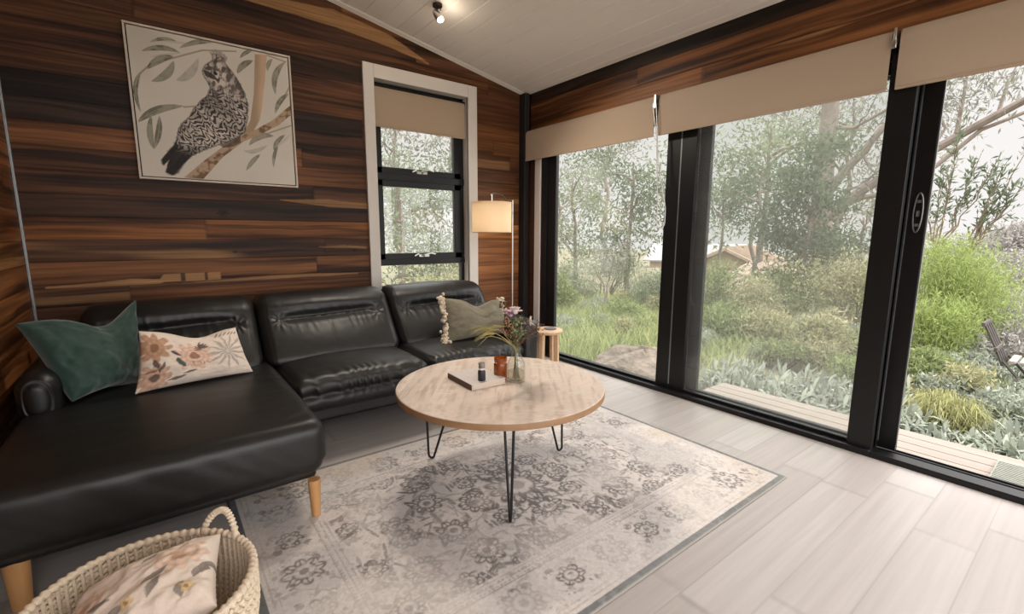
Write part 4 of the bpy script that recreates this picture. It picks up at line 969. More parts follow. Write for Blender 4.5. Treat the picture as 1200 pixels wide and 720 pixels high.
    for (qa, qb, qc, qd) in ((.495, .87, .478, .908), (.505, .88, .492, .925), (.515, .88, .510, .932), (.525, .88, .528, .930), (.535, .875, .543, .922), (.545, .87, .560, .912), (.552, .86, .572, .898)):
        c = mix(c, np.array(sl((150, 138, 130))), sstep(.010, .004, polydist(a, b, [(qa, qb), ((qa + qc) / 2 + .005, (qb + qd) / 2), (qc, qd)])) * .8)
    c = mix(c, feather, k); c = mix(c, np.array(sl((40, 36, 36))), sstep(.004, .002, np.abs(polydist(a, b, BODY + BODY[:1]))) * .35)
    c = mix(c, np.array(sl((38, 34, 34))) * (.8 + .5 * fbm(a * 40, b * 40, 3, 2))[..., None], (inpoly(a, b, TAIL1) | inpoly(a, b, TAIL2)) * .9)
    c = mix(c, np.array(sl((54, 48, 46))), inpoly(a, b, BEAK) * .92); c = mix(c, np.array(sl((74, 66, 62))), inpoly(a, b, CHIN) * .75)
    c = mix(c, np.array(sl((22, 20, 20))), sstep(.014, .010, np.hypot(a - .497, b - .772)) * .95); c = mix(c, np.array(sl((88, 72, 62))), inpoly(a, b, FOOT) * .8)
    V = np.stack([x0 + a * (x1 - x0), np.full(a.shape, -.036), z0 + b * (z1 - z0)], -1).reshape(-1, 3); F = gridF(n, n)
    mb = MB().box(x0 + g, x1 - g, -.0355, -.012, z0 + g, z1 - g); cV = np.concatenate(mb.V)
    raw('canvas', np.concatenate([V, cV]), np.concatenate([F, np.array(mb.F) + len(V)]), material('painted_canvas', attr=True, rough=.8, noise=((200, 200, 200), .03, 2), bump=(900, .08, .001)), p, smooth=False,
        cols=np.concatenate([c.reshape(-1, 3), np.tile(np.array(sl((214, 204, 192))), (8, 1))]))
picture()

# ------------------------------------------------------------------ floor lamp, side table, basket, ceiling spot
LAMP = np.array((-.745, -.50, 1.347))
def lamp():
    l = thing('floor_lamp', 'arched metal floor lamp with a cream drum shade in the corner', 'lamp', (-.33, -.19, 0))
    M['shade'] = fabric_material('cream_lampshade_linen', sl((240, 224, 200)), .5, 400)
    s = MB(); c = LAMP; r = .168; h = .128
    s.lathe([(r, -h), (r, h), (r - .003, h), (r - .003, -h), (r, -h)], c, 56); sh_ = s.obj('lamp_shade', M['shade'], l)
    for zz in (-h + .004, h - .004):
        ring = MB(); ring.tube([(c[0] + (r + .001) * math.cos(a), c[1] + (r + .001) * math.sin(a), c[2] + zz) for a in np.linspace(0, 2 * math.pi, 48, endpoint=False)], .0035, 6, closed=True); ring.obj('shade_ring', M['shade'], sh_)
    fr = MB()
    for a in (0, 2.1, 4.2): fr.tube([(c[0], c[1], c[2] + h - .01), (c[0] + (r - .002) * math.cos(a), c[1] + (r - .002) * math.sin(a), c[2] + h - .006)], .002, 6)
    fr.obj('shade_frame', M['chrome'], sh_)
    px, py = -.285, -.19
    p = MB(); p.tube([(px, py, .02), (px, py, .75), (px + .0, py, 1.53)], .0085, 12); p.obj('pole', M['chrome'], l)
    A = np.array((px, py, 1.40)); B = np.array((c[0], c[1], 1.545)); pts = []
    for t in np.linspace(0, 1, 16):
        q = (1 - t) ** 2 * A + 2 * t * (1 - t) * (A * .62 + B * .38 + np.array((0, 0, .15))) + t * t * B; pts.append(q)
    a = MB(); a.tube(pts + [B + (-.012, -.006, -.008)], .0065, 10); a.tube([B, (c[0], c[1], c[2] + h - .02)], .006, 8); a.obj('arm', M['chrome'], l)
    b = MB(); b.lathe([(.13, 0), (.13, .016), (.11, .022), (.02, .026), (.014, .045), (0, .045)], (px, py, 0), 40); b.obj('base', M['chrome'], l)
    bu = MB(); bu.sphere((c[0], c[1], c[2] - .005), (.03, .03, .04), 14, 10); bu.lathe([(.016, .03), (.016, .11)], c, 12)
    bu.obj('bulb', material('warm_bulb', sl((255, 230, 190)), .4, emit=(sl((255, 232, 200)), 3.0), noise=((9, 9, 9), .02, 1)), l)
    d = bpy.data.lights.new('lamp_light', 'POINT'); d.energy = 3.6; d.color = (1, .95, .87); d.shadow_soft_size = .05
    o = bpy.data.objects.new('lamp_light', d); COL.objects.link(o); o.location = (c[0], c[1], c[2] - .02); o.parent = l; o.matrix_parent_inverse = l.matrix_basis.inverted()
lamp()

ST = (-.665, -1.145, .465)
def side_table():
    t = thing('side_table', 'small round timber side table between the sofa arm and the glass', 'table', (ST[0], ST[1], 0))
    M['stool'] = material('pale_pine', sl((206, 172, 138)), .5, noise=((20, 20, 20), .10, 4))
    m = MB(); m.lathe([(0, -.026), (.112, -.026), (.119, -.02), (.121, -.012), (.119, -.004), (.114, 0), (0, 0)], ST, 48); m.obj('tabletop', M['stool'], t)
    for k in range(4):
        a = math.radians(20 + 90 * k); e = np.array([math.cos(a), math.sin(a)]); q = np.array([-e[1], e[0]])
        l = MB(); V = []
        for z, r0, r1, hw in ((ST[2] - .026, .058, .098, .014), (.0, .068, .104, .012)):
            for rr_, s in ((r0, -1), (r1, -1), (r1, 1), (r0, 1)): V.append((ST[0] + e[0] * rr_ + q[0] * hw * s, ST[1] + e[1] * rr_ + q[1] * hw * s, z))
        l.add(V, [(0, 1, 2, 3), (7, 6, 5, 4), (0, 4, 5, 1), (1, 5, 6, 2), (2, 6, 7, 3), (3, 7, 4, 0)]); l.obj('leg', M['stool'], t, bevel=.004)
    x = MB(); x.box(ST[0] - .062, ST[0] + .062, ST[1] - .014, ST[1] + .014, .10, .125); x.box(ST[0] - .014, ST[0] + .014, ST[1] - .062, ST[1] + .062, .10, .125); x.obj('stretcher', M['stool'], t, bevel=.003)
    c = MB(); c.lathe([(0, .0005), (.046, .0005), (.050, .003), (.050, .007), (.046, .008), (.044, .006), (0, .006)], (ST[0] + .02, ST[1] - .01, ST[2]), 36)
    tag(c.obj('coaster', material('slate_coaster', sl((96, 92, 92)), .6, noise=((80, 80, 80), .15, 3))), 'dark grey round coaster lying on the small side table', 'coaster')
side_table()

BK = np.array((-3.165, -2.49)); BH = .335
def basket():
    b = thing('woven_basket', 'cream woven rope basket with a looped handle in front of the chaise', 'basket', (*BK, 0))
    M['rope'] = material('cotton_rope', sl((214, 197, 174)), .9, noise=((120, 120, 120), .16, 3), bump=(300, .3, .002))
    def R(z): return .20 + .035 * min(1, z / .25) - .004
    m = MB(); na = 150; rows = 23; rr = .0068
    # woven rows: every row a ring of short twisted stitches
    Vv = []; Ff = []
    zz = np.linspace(.008, BH, rows)
    nseg = na * 2; sec = 8
    for i, z in enumerate(zz):
        A = np.linspace(0, 2 * math.pi, nseg, endpoint=False)
        bul = np.abs(np.sin(A * na / 4 + (i % 2) * math.pi / 2)); r = R(z) + .004 * bul
        pts = np.stack([BK[0] + r * np.cos(A), BK[1] + r * np.sin(A), np.full(nseg, z) + .002 * np.sin(A * na / 2)], -1)
        m.tube(pts, rr * .50 + rr * .66 * bul, 6, closed=True)
    # upright ribs on the inside
    for k in range(na // 2):
        a = 2 * math.pi * k / (na // 2); m.tube([(BK[0] + (R(z) - .004) * math.cos(a), BK[1] + (R(z) - .004) * math.sin(a), z) for z in np.linspace(.01, BH, 5)], .0045, 5)
    m.lathe([(0, .002), (.2, .002), (.2, .010), (0, .010)], (*BK, 0), 40)
    m.obj('basket_body', M['rope'], b)
    rim = MB(); A = np.linspace(0, 2 * math.pi, 420, endpoint=False); r = R(BH)
    rim.tube([(BK[0] + r * math.cos(a), BK[1] + r * math.sin(a), BH + .006) for a in A], .0095 + .0022 * np.sin(A * 70), 8, closed=True); rim.obj('rim', M['rope'], b)
    def handle(a0, a1, h, lean):
        p0 = np.array((BK[0] + r * math.cos(a0), BK[1] + r * math.sin(a0), BH)); p1 = np.array((BK[0] + r * math.cos(a1), BK[1] + r * math.sin(a1), BH))
        s = np.linspace(0, 1, 90); out = (p0 + p1) / 2 - np.array((*BK, BH)); out /= np.linalg.norm(out)
        pts = [p0 * (1 - t) + p1 * t + np.array((0, 0, h)) * math.sin(math.pi * t) ** .6 + out * lean * math.sin(math.pi * t) for t in s]
        MB().tube(pts, .0085 + .0018 * np.sin(s * 110), 9).obj('handle', M['rope'], b)
    handle(math.radians(55), math.radians(27), .07, .02); handle(math.radians(235), math.radians(207), .07, .02)
basket()
V, F, uv, _ = pillow((-3.30, -2.36, .300), (-2.995, -2.375, .358), (-3.03, -2.64, .335), (-3.33, -2.62, .255), .15, bow=.06, n=140, seed=18, wr=.006)
tag(raw('throw_cushion', V, F, M['floral'], smooth='all', cols=floral_cols(uv, 5, 1.3, True)), 'pale floral cushion with grey leaves lying inside the woven basket', 'cushion')

def spotlight(c, label, d, power):
    c = np.array(c)
    s = thing('ceiling_spotlight', label, 'light', c, 'ceiling spotlights')
    zt = HC - SLOPE * c[0]
    M['bronze'] = material('dark_bronze', (.035, .026, .02), .4, metal=.8, noise=((60, 60, 60), .1, 2))
    b = MB(); b.lathe([(0, 0), (.035, 0), (.035, .016), (0, .016)], (c[0], c[1], zt - .022), 24); b.obj('mount', M['bronze'], s)
    a = MB(); a.tube([(c[0], c[1], zt - .02), (c[0] - .004, c[1], zt - .07)], .006, 8); a.tube([(c[0] + .018, c[1] - .02, zt - .02), (c[0] + .012, c[1] - .02, zt - .05)], .004, 8); a.obj('arm', M['bronze'], s)
    d = np.array(d); d /= np.linalg.norm(d); p = np.array((c[0] - .006, c[1] + .004, zt - .07))
    h = MB(); pts = [p - d * .03, p - d * .02, p, p + d * .04, p + d * .05]; h.tube(pts, [.012, .022, .026, .030, .030], 20); h.obj('lamp_head', M['chrome'], s)
    g = MB(); e = p + d * .046; g.sphere(e, (.026, .026, .022), 16, 10); g.obj('bulb', material('spot_bulb', (1, .9, .75), .4, emit=((1, .86, .68), 9), noise=((9, 9, 9), .02, 1)), s)
    L = bpy.data.lights.new('spot_light', 'SPOT'); L.energy = power; L.color = (1, .90, .78); L.shadow_soft_size = .12; L.spot_size = math.radians(110); L.spot_blend = .8
    o = bpy.data.objects.new('spot_light', L); COL.objects.link(o); o.location = tuple(e + d * .03); o.rotation_euler = Vector(d).to_track_quat('-Z', 'Y').to_euler(); o.parent = s; o.matrix_parent_inverse = s.matrix_basis.inverted()
    L = bpy.data.lights.new('spot_glow', 'POINT'); L.energy = 1.3; L.color = (1, .84, .66); L.shadow_soft_size = .03
    o = bpy.data.objects.new('spot_glow', L); COL.objects.link(o); o.location = tuple(e + d * .035); o.parent = s; o.matrix_parent_inverse = s.matrix_basis.inverted()
spotlight((-1.30, -.62, 2.80), 'small swivel spotlight on the white ceiling, glowing at the top of the photo', (.25, -.35, -.6), 70)
spotlight((-1.62, -.70, 2.86), 'swivel spotlight on the white ceiling, the one nearer the left wall', (-.25, -.45, -.7), 80)

# ================================================================== OUTSIDE
def gz(x, y):
    """garden ground height"""
    x = np.asarray(x, float); y = np.asarray(y, float)
    z = -.45 - .17 * sstep(-1.6, -2.9, y) - .03 * np.clip(x - 4, 0, 40) + .06 * (fbm(x * .8 + 9, y * .8, 71, 3) - .5)
    z = z + 2.9 * np.exp(-(((x - 15) / 6.5) ** 2 + ((y + 4.2) / 2.6) ** 2))            # pale bank at the right
    return z - .02 * np.clip(y - 1, 0, 40)
def ground():
    xs = np.concatenate([np.linspace(-14, -.5, 20), np.linspace(.2, 12, 90), np.linspace(12.5, 90, 60)]); ys = np.concatenate([np.linspace(-30, -8, 18), np.linspace(-7.5, 6, 90), np.linspace(6.5, 90, 50)])
    X, Y = np.meshgrid(xs, ys, indexing='ij'); Z = gz(X, Y) + .03 * (fbm(X * 5, Y * 5, 5, 3) - .5)
    Z = np.where((X < .16) & (Y < .16), -.6, Z)
    t = fbm(X * .5, Y * .5, 81, 4)[..., None]; c = np.array(sl((98, 102, 74))) * (1 - t) + np.array(sl((122, 112, 94))) * t
    m = material('garden_soil_and_grass', attr=True, rough=.95, noise=((4, 4, 4), .25, 6), bump=(20, .4, .03))
    o = raw('garden_ground', np.stack([X, Y, Z], -1).reshape(-1, 3), gridF(len(xs), len(ys)), m, cols=c.reshape(-1, 3), smooth='all')
    struct(o, 'garden ground beyond the glass', 'ground')
ground()
def deck():
    d = structure('deck', 'narrow weathered timber deck outside the glass doors', 'deck', (.45, -4, -.4))
    M['deck'] = material('weathered_deck_boards', sl((142, 130, 120)), .7, noise=((40, 2.5, 4), .14, 5), bump=((80, 4, 20), .1, .003))
    b = MB()
    for k in range(5): b.box(.165 + .118 * k, .165 + .118 * k + .112, -5.4, -1.86, -.085, -.06)
    b.obj('deck_boards', M['deck'], d, bevel=.003)
    f = MB(); f.box(.66, .70, -5.4, -1.88, -.24, -.088); f.box(.18, .22, -5.4, -1.88, -.24, -.088); f.box(.18, .70, -1.92, -1.88, -.24, -.088)
    for y in (-2, -3.2, -4.4, -5.3): f.box(.62, .70, y - .05, y + .05, -.62, -.24)
    f.obj('deck_joists', M['deck'], d)
    m = MB(); r = np.random.default_rng(2); m.box(.30, .60, -4.15, -3.545, -.0595, -.045)
    for k in range(14): m.box(.305 + .021 * k, .314 + .021 * k, -4.145, -3.55, -.046, -.041)
    tag(m.obj('doormat', material('grey_green_mat', sl((150, 152, 142)), .9, noise=((60, 60, 60), .15, 4))), 'grey ribbed doormat on the timber deck', 'doormat')
deck()

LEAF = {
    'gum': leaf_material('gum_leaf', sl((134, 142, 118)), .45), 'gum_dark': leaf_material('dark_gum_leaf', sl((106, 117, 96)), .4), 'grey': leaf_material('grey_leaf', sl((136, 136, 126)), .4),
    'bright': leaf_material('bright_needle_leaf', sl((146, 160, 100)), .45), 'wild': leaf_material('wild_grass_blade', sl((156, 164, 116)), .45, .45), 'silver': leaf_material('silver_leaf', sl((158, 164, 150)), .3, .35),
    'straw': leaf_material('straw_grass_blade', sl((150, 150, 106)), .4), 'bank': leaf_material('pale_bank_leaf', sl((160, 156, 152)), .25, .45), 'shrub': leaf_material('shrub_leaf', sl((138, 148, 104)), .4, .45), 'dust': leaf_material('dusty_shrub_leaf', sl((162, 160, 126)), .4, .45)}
M['bark'] = material('gum_bark', sl((122, 110, 102)), .9, noise=((9, 9, 2), .25, 5), bump=((20, 20, 5), .4, .02))
M['bark_pale'] = material('pale_gum_bark', sl((142, 130, 122)), .85, noise=((6, 6, 1.5), .2, 5))
M['twig'] = material('brown_twig', sl((120, 104, 88)), .9, noise=((30, 30, 30), .2, 3))

def leaf_quads(C, L, w, r, up=0., down=0., out=None):
    n = len(C); d = r.normal(0, 1, (n, 3)); d[:, 2] += up - down
    if out is not None: d += out
    d /= np.linalg.norm(d, axis=1)[:, None]; s = np.cross(d, r.normal(0, 1, (n, 3))); s /= np.linalg.norm(s, axis=1)[:, None] + 1e-9
    k = r.uniform(.7, 1.3, (n, 1)); V = np.empty((n, 4, 3)); V[:, 0] = C; V[:, 1] = C + d * L * k * .45 + s * w * .5; V[:, 2] = C + d * L * k; V[:, 3] = C + d * L * k * .45 - s * w * .5
    return V.reshape(-1, 3), np.arange(4 * n).reshape(-1, 4)
def blob_points(blobs, r, clump=0, cl_r=.2):
    out = []
    for c, rad, n in blobs:
        c = np.array(c); rad = np.array(rad if not np.isscalar(rad) else (rad,) * 3)
        if clump:
            k = max(3, n // clump); p = r.normal(0, 1, (k, 3)); p /= np.linalg.norm(p, axis=1)[:, None]; p *= r.uniform(.25, 1, (k, 1)) ** .45
            q = np.repeat(p, clump, 0) * rad + r.normal(0, cl_r, (k * clump, 3)) * np.array((1, 1, .6)); out.append(c + q)
        else:
            p = r.normal(0, 1, (n, 3)); p /= np.linalg.norm(p, axis=1)[:, None]; out.append(c + p * r.uniform(0, 1, (n, 1)) ** .4 * rad)
    return np.concatenate(out)
def bent(a, b, r, k=6, j=.04):
    a, b = np.array(a, float), np.array(b, float); L = np.linalg.norm(b - a); P = np.array([a * (1 - t) + b * t for t in np.linspace(0, 1, k)]); P[1:-1] += r.normal(0, j * L, (k - 2, 3)); return P
def tree(label, base, limbs, blobs, mat, L, w, seed, clump=24, cl_r=.25, down=.6, group='trees beyond the garden', name='gum_tree', cat='tree', bark='bark'):
    """limbs: (points, r0, r1); blobs: leaf masses"""
    r = np.random.default_rng(seed); t = thing(name, label, cat, base, group)
    m = MB()
    for P, r0, r1 in limbs: m.tube(P, np.linspace(r0, r1, len(P)), 8)
    m.obj('trunk', M[bark], t)
    if blobs:
        C = blob_points(blobs, r, clump, cl_r); V, F = leaf_quads(C, L, w, r, down=down); raw('foliage', V, F, LEAF[mat], t, False)
    return t
def simple_tree(label, px, py_top, x, mat, seed, crown=(1.2, 1.0), n=2600, L=.16, w=.05, lean=0, trunk_r=.09, bare=.45, down=.6, clump=22, cl_r=.22, bark='bark', nbl=7, spread=1.0):
    """a trunk standing at depth x under image column px, crown top reaching row py_top"""
    top = at(px, py_top, x=x); g = float(gz(top[0], top[1])); base = np.array((top[0] + lean, top[1], g)); r = np.random.default_rng(seed); H = top[2] - g
    T = bent(base, top, r, 8, .012); limbs = [(T, trunk_r, trunk_r * .25)]; blobs = []
    for k in range(nbl):
        f = bare + (1 - bare) * (k + .5) / nbl; p = base * (1 - f) + top * f; a = r.uniform(0, 6.28); rad = crown[0] * spread * r.uniform(.4, 1.0)
        e = p + np.array((math.cos(a) * rad, math.sin(a) * rad, r.uniform(.1, .5) * crown[1])); limbs.append((bent(p - (0, 0, .25 * crown[1]), e, r, 5, .04), trunk_r * .4, trunk_r * .1)); blobs.append((e, (crown[0] * .55, crown[0] * .55, crown[1] * .42), n // nbl))
    return tree(label, base, limbs, blobs, mat, L, w, seed, clump, cl_r, down, bark=bark)
def shrub(label, x, y, rx, ry, h, n, L, w, mat, seed, group, up=.8, lumps=9, name='shrub', cat='shrub', zlift=0):
    r = np.random.default_rng(seed); g = float(gz(x, y)); t = thing(name, label, cat, (x, y, g), group); m = MB(); blobs = []
    for k in range(lumps):
        a = r.uniform(0, 6.28); q = r.uniform(.1, .75); c = np.array((x + rx * q * math.cos(a), y + ry * q * math.sin(a), g + zlift + h * r.uniform(.30, .82) * (1.05 - .4 * q)))
        blobs.append((c, (rx * .45, ry * .45, h * .26), n // lumps)); m.tube(bent((x + .1 * rx * math.cos(a), y + .1 * ry * math.sin(a), g - .03), c, r, 5, .05), np.linspace(.016, .005, 5) * max(1, h), 5)
    m.obj('stem', M['twig'], t); C = blob_points(blobs, r, 14, .10 * h); C[:, 2] = np.maximum(C[:, 2], g + .02); V, F = leaf_quads(C, L, w, r, up=up); raw('foliage', V, F, LEAF[mat], t, False); return t

# --- houses far down the slope
def house(label, cx, cy, zb, w, d, wall_h, roof_h, wall, roof, rot, name='house', chimney=False):
    t = thing(name, label, 'house', (cx, cy, zb)); Rm = Matrix.Translation((cx, cy, zb)) @ Matrix.Rotation(rot, 4, 'Z')
    def tr(V): return [tuple(Rm @ Vector(v)) for v in V]
    m = MB(); k = [(-w / 2, 0), (w / 2, 0), (w / 2, wall_h), (0, wall_h + roof_h), (-w / 2, wall_h)]; V = [(p, y, q) for y in (-d / 2, d / 2) for p, q in k]
    m.add(tr(V), [(0, 1, 2, 3, 4), (9, 8, 7, 6, 5)] + [(i, 5 + i, 5 + (i + 1) % 5, (i + 1) % 5) for i in range(5)]); m.obj('wall', wall, t, smooth=False)
    rf = MB(); o = .45; th = .14; sl_ = roof_h / (w / 2)
    for s in (-1, 1):
        V = [(0, -d / 2 - o, wall_h + roof_h + .02), (s * (w / 2 + o), -d / 2 - o, wall_h - o * sl_ + .02), (s * (w / 2 + o), d / 2 + o, wall_h - o * sl_ + .02), (0, d / 2 + o, wall_h + roof_h + .02)]
        V = V + [(a, b, c + th) for a, b, c in V]; rf.add(tr(V), [(0, 1, 2, 3), (7, 6, 5, 4), (0, 4, 5, 1), (1, 5, 6, 2), (2, 6, 7, 3), (3, 7, 4, 0)])
        for q in range(int(d / .6)):   # roof sheet ribs
            y = -d / 2 - o + .3 + q * .6; V = [(s * .02, y, wall_h + roof_h + .16), (s * (w / 2 + o), y, wall_h - o * sl_ + .16), (s * (w / 2 + o), y + .08, wall_h - o * sl_ + .16), (s * .02, y + .08, wall_h + roof_h + .16)]
            V = V + [(a, b, c + .05) for a, b, c in V]; rf.add(tr(V), [(0, 1, 2, 3), (7, 6, 5, 4), (0, 4, 5, 1), (1, 5, 6, 2), (2, 6, 7, 3), (3, 7, 4, 0)])
    rf.obj('roof', roof, t, smooth=False)
    for x in (-w * .22, w * .22):
        wd = MB(); wd.add(tr([(x + a, -d / 2 - .03, c) for a, c in ((-.5, .9), (.5, .9), (.5, 2.1), (-.5, 2.1))] + [(x + a, -d / 2 + .05, c) for a, c in ((-.5, .9), (.5, .9), (.5, 2.1), (-.5, 2.1))]), [(0, 1, 2, 3), (7, 6, 5, 4), (0, 4, 5, 1), (1, 5, 6, 2), (2, 6, 7, 3), (3, 7, 4, 0)])
        wd.obj('window', M['black_alu'], t, smooth=False)
M['roof_pale'] = material('pale_steel_roof', sl((150, 149, 150)), .6, noise=((2, 2, 2), .06, 3)); M['roof_brown'] = material('brown_tile_roof', sl((166, 146, 130)), .8, noise=((6, 6, 6), .15, 3))
M['wall_tan'] = material('tan_render', sl((186, 166, 146)), .9, noise=((2, 2, 2), .08, 3))
p = at(868, 300, x=24); house('distant brown gabled house behind two thin gum trunks', p[0], p[1], p[2] - 4.2, 7, 9, 2.9, 1.7, M['wall_tan'], M['roof_brown'], math.radians(-72))
p = at(846, 288, x=38); house('distant house with a pale steel roof left of the brown gable', p[0], p[1] + 2, p[2] - 4.2, 5.5, 8, 2.9, 1.3, M['wall_tan'], M['roof_pale'], math.radians(20))
p = at(930, 318, x=14); house('low tan roofed house half hidden by shrubs', p[0], p[1], p[2] - 3.4, 4, 4, 2.5, 1.0, M['wall_tan'], M['roof_brown'], math.radians(-35))

# --- trees beyond the doors
simple_tree('hazy grey green gum at the left of the corner pane', 672, 205, 9.0, 'gum', 101, (1.5, 1.3), 2900, lean=.2, bare=.18)
simple_tree('taller gum beside the corner pane post, dark hanging leaves', 742, 190, 8.0, 'gum_dark', 102, (1.3, 1.2), 2600, bare=.25)
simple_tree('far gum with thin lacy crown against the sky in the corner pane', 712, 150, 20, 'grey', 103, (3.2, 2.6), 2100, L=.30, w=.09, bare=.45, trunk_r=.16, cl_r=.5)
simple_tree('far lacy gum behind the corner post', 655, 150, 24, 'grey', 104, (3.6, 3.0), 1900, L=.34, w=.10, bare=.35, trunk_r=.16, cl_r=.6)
simple_tree('slim leaning sapling in the corner pane', 722, 285, 4.6, 'grey', 105, (.45, .35), 500, L=.10, w=.03, lean=-.35, trunk_r=.028, bare=.55)
simple_tree('thin gum trunk in front of the pale roof', 850, 205, 12, 'gum_dark', 106, (1.4, .9), 1700, bare=.62, trunk_r=.07, nbl=6)
simple_tree('thin gum trunk in front of the brown gable', 893, 200, 11, 'gum_dark', 107, (1.3, .9), 1500, lean=-.25, bare=.58, trunk_r=.085, nbl=6)
simple_tree('leafy gum at the left edge of the middle pane', 822, 175, 9, 'gum', 108, (1.1, 1.1), 1500, bare=.3)
simple_tree('broad gum crown under the middle blind', 905, 150, 15, 'gum', 109, (2.4, 1.5), 1500, L=.24, w=.07, bare=.68, trunk_r=.15, cl_r=.35)
simple_tree('dense dark gum below the thick trunk in the middle pane', 956, 190, 6.6, 'gum_dark', 110, (.6, .7), 4600, L=.12, w=.035, bare=.35, trunk_r=.05)
simple_tree('dark bushy gum low in the middle pane', 950, 272, 7.4, 'gum_dark', 111, (.7, .55), 3000, L=.12, w=.035, bare=.15, trunk_r=.05)
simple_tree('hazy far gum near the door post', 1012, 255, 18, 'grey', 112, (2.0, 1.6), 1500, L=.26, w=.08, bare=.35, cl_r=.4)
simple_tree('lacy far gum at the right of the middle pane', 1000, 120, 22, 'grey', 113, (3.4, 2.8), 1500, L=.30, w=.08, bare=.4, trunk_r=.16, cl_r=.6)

# the big spreading gum: thick trunk and long limbs reaching to the right
def big_gum():
    r = np.random.default_rng(7)
    X = 8.6; P = lambda px, py, dx=0: at(px, py, x=X + dx); b = P(968, 330); b = np.array((b[0], b[1], float(gz(b[0], b[1]))))
    limbs = [(np.array([b, P(962, 250), P(966, 190), P(972, 140), P(978, 60)]), .24, .15)]
    limbs += [(np.array([P(962, 262), P(985, 241), P(1012, 222), P(1040, 205), P(1090, 178), P(1140, 150), P(1200, 118, -.4), P(1260, 90, -.6)]), .12, .05),
              (np.array([P(966, 232), P(990, 200), P(1010, 180), P(1034, 150), P(1075, 120, .3), P(1120, 70, .5)]), .10, .04),
              (np.array([P(985, 241), P(1010, 232), P(1040, 226), P(1090, 200), P(1150, 152), P(1210, 128)]), .055, .03),
              (np.array([P(976, 150), P(1000, 150), P(1040, 128), P(1085, 90)]), .05, .02),
              (np.array([P(1120, 160), P(1128, 120), P(1135, 80), P(1140, 40)]), .035, .015), (np.array([P(1090, 178), P(1108, 150), P(1095, 120), P(1080, 90)]), .03, .012), (np.array([P(1170, 132), P(1180, 100), P(1195, 70)]), .03, .012),
              (np.array([P(1010, 180), P(1022, 200), P(1044, 212)]), .03, .012)]
    blobs = []
    for px, py, s, n in ((1020, 170, .5, 300), (1000, 150, .5, 260), (1110, 110, .55, 260), (1150, 95, .6, 260), (1180, 105, .5, 200), (1095, 135, .4, 160), (1030, 205, .4, 200), (1140, 125, .4, 120), (950, 125, .7, 220), (990, 90, .9, 300), (1070, 60, 1, 500), (1160, 50, 1, 500)):
        blobs.append((P(px, py, r.uniform(-.4, .4)), (s * 1.3, s * 1.3, s * .7), n))
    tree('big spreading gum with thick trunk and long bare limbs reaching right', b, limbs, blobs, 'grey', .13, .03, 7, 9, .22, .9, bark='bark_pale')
big_gum()

# sparse branching shrub against the sky at the right
def sapling(label, base_px, x, tips, seed, mat='gum_dark', L=.10, w=.026):
    r = np.random.default_rng(seed); b = at(*base_px, x=x); g = float(gz(b[0], b[1])); base = np.array((b[0], b[1], g)); t = thing('tall_shrub', label, 'shrub', base, 'tall open shrubs right of the door post'); m = MB(); C = []; O = []
    for k, (px, py) in enumerate(tips):
        e = at(px, py, x=x + r.uniform(-.25, .25)); T = bent(b * .9 + base * .1, e, r, 9, .018); m.tube(np.concatenate([[base], T]), np.linspace(.016, .004, 10), 5)
        for q in range(8):
            f = r.uniform(.35, 1); p = T[0] * (1 - f) + T[-1] * f; d = (T[-1] - T[0]) / np.linalg.norm(T[-1] - T[0]) + r.normal(0, .5, 3); d /= np.linalg.norm(d); Lb = r.uniform(.12, .32)
            m.tube([p, p + d * Lb * .5, p + d * Lb + (0, 0, .02)], [.004, .003, .0015], 4)
            for z in np.linspace(.2, 1, 9): C.append(p + d * Lb * z); O.append(d * 1.3)
        for z in np.linspace(.45, 1, 12): C.append(T[0] * (1 - z) + T[-1] * z); O.append(T[-1] - T[0])
    m.obj('stem', M['twig'], t); V, F = leaf_quads(np.array(C), L, w, r, up=.4, out=np.array(O)); raw('foliage', V, F, LEAF[mat], t, False)
sapling('open twiggy shrub rising against the sky right of the door post', (1095, 300), 6.7, [(1085, 195), (1105, 200), (1120, 170), (1125, 150), (1140, 205), (1150, 180), (1168, 190)], 201)
sapling('open green shrub leaning in from the right edge', (1130, 300), 7.0, [(1180, 190), (1205, 165), (1215, 195), (1165, 225), (1190, 215), (1160, 245)], 202)
t_ = at(1135, 148, x=4.6)

# --- shrubs and plants
def S(label, px, py, x, rx, h, n, L, w, mat, seed, group, up=.8, ry=None, lumps=10, zl=0):
    q = at(px, py, x=x); return shrub(label, q[0], q[1], rx, ry or rx, h, n, L, w, mat, seed, group, up, lumps, zlift=zl)
S('big bright green feathery bush right of the door post', 1122, 330, 5.6, .78, 1.55, 15000, .085, .010, 'bright', 301, 'green bushes in the garden', 1.2, lumps=16)
S('smaller bright feathery bush at the foot of the big one', 1092, 390, 4.6, .42, .95, 5000, .08, .010, 'bright', 302, 'green bushes in the garden', 1.0)
shr = [(836, 320, 5.2, .65, 1.25, 'shrub', 'leafy green bush at the left of the middle pane'), (880, 350, 5.0, .55, 1.0, 'dust', 'olive bush below the brown gabled house'), (930, 335, 6.5, .7, 1.3, 'shrub', 'green bush below the dark gum'), (1000, 320, 5.6, .6, 1.35, 'dust', 'tall olive bush near the door post'),
       (905, 385, 3.6, .42, .65, 'dust', 'low yellowish bush in the middle pane'), (965, 390, 3.4, .40, .65, 'dust', 'low yellowish bush left of the door post'), (850, 390, 3.6, .40, .7, 'shrub', 'low green bush behind the silver plants'), (1085, 420, 3.6, .32, .45, 'shrub', 'low yellow green bush behind the straw tuft'),
       (765, 335, 5.5, .6, 1.1, 'gum', 'grey green bush left of the first door post'), (668, 330, 5.0, .6, 1.2, 'gum', 'grey green bush at the left edge of the corner pane'), (712, 330, 7, .9, 1.5, 'gum', 'hazy bush at the back of the wild grass'), (655, 345, 3.6, .35, .9, 'shrub', 'fresh green weedy bush by the side table')]
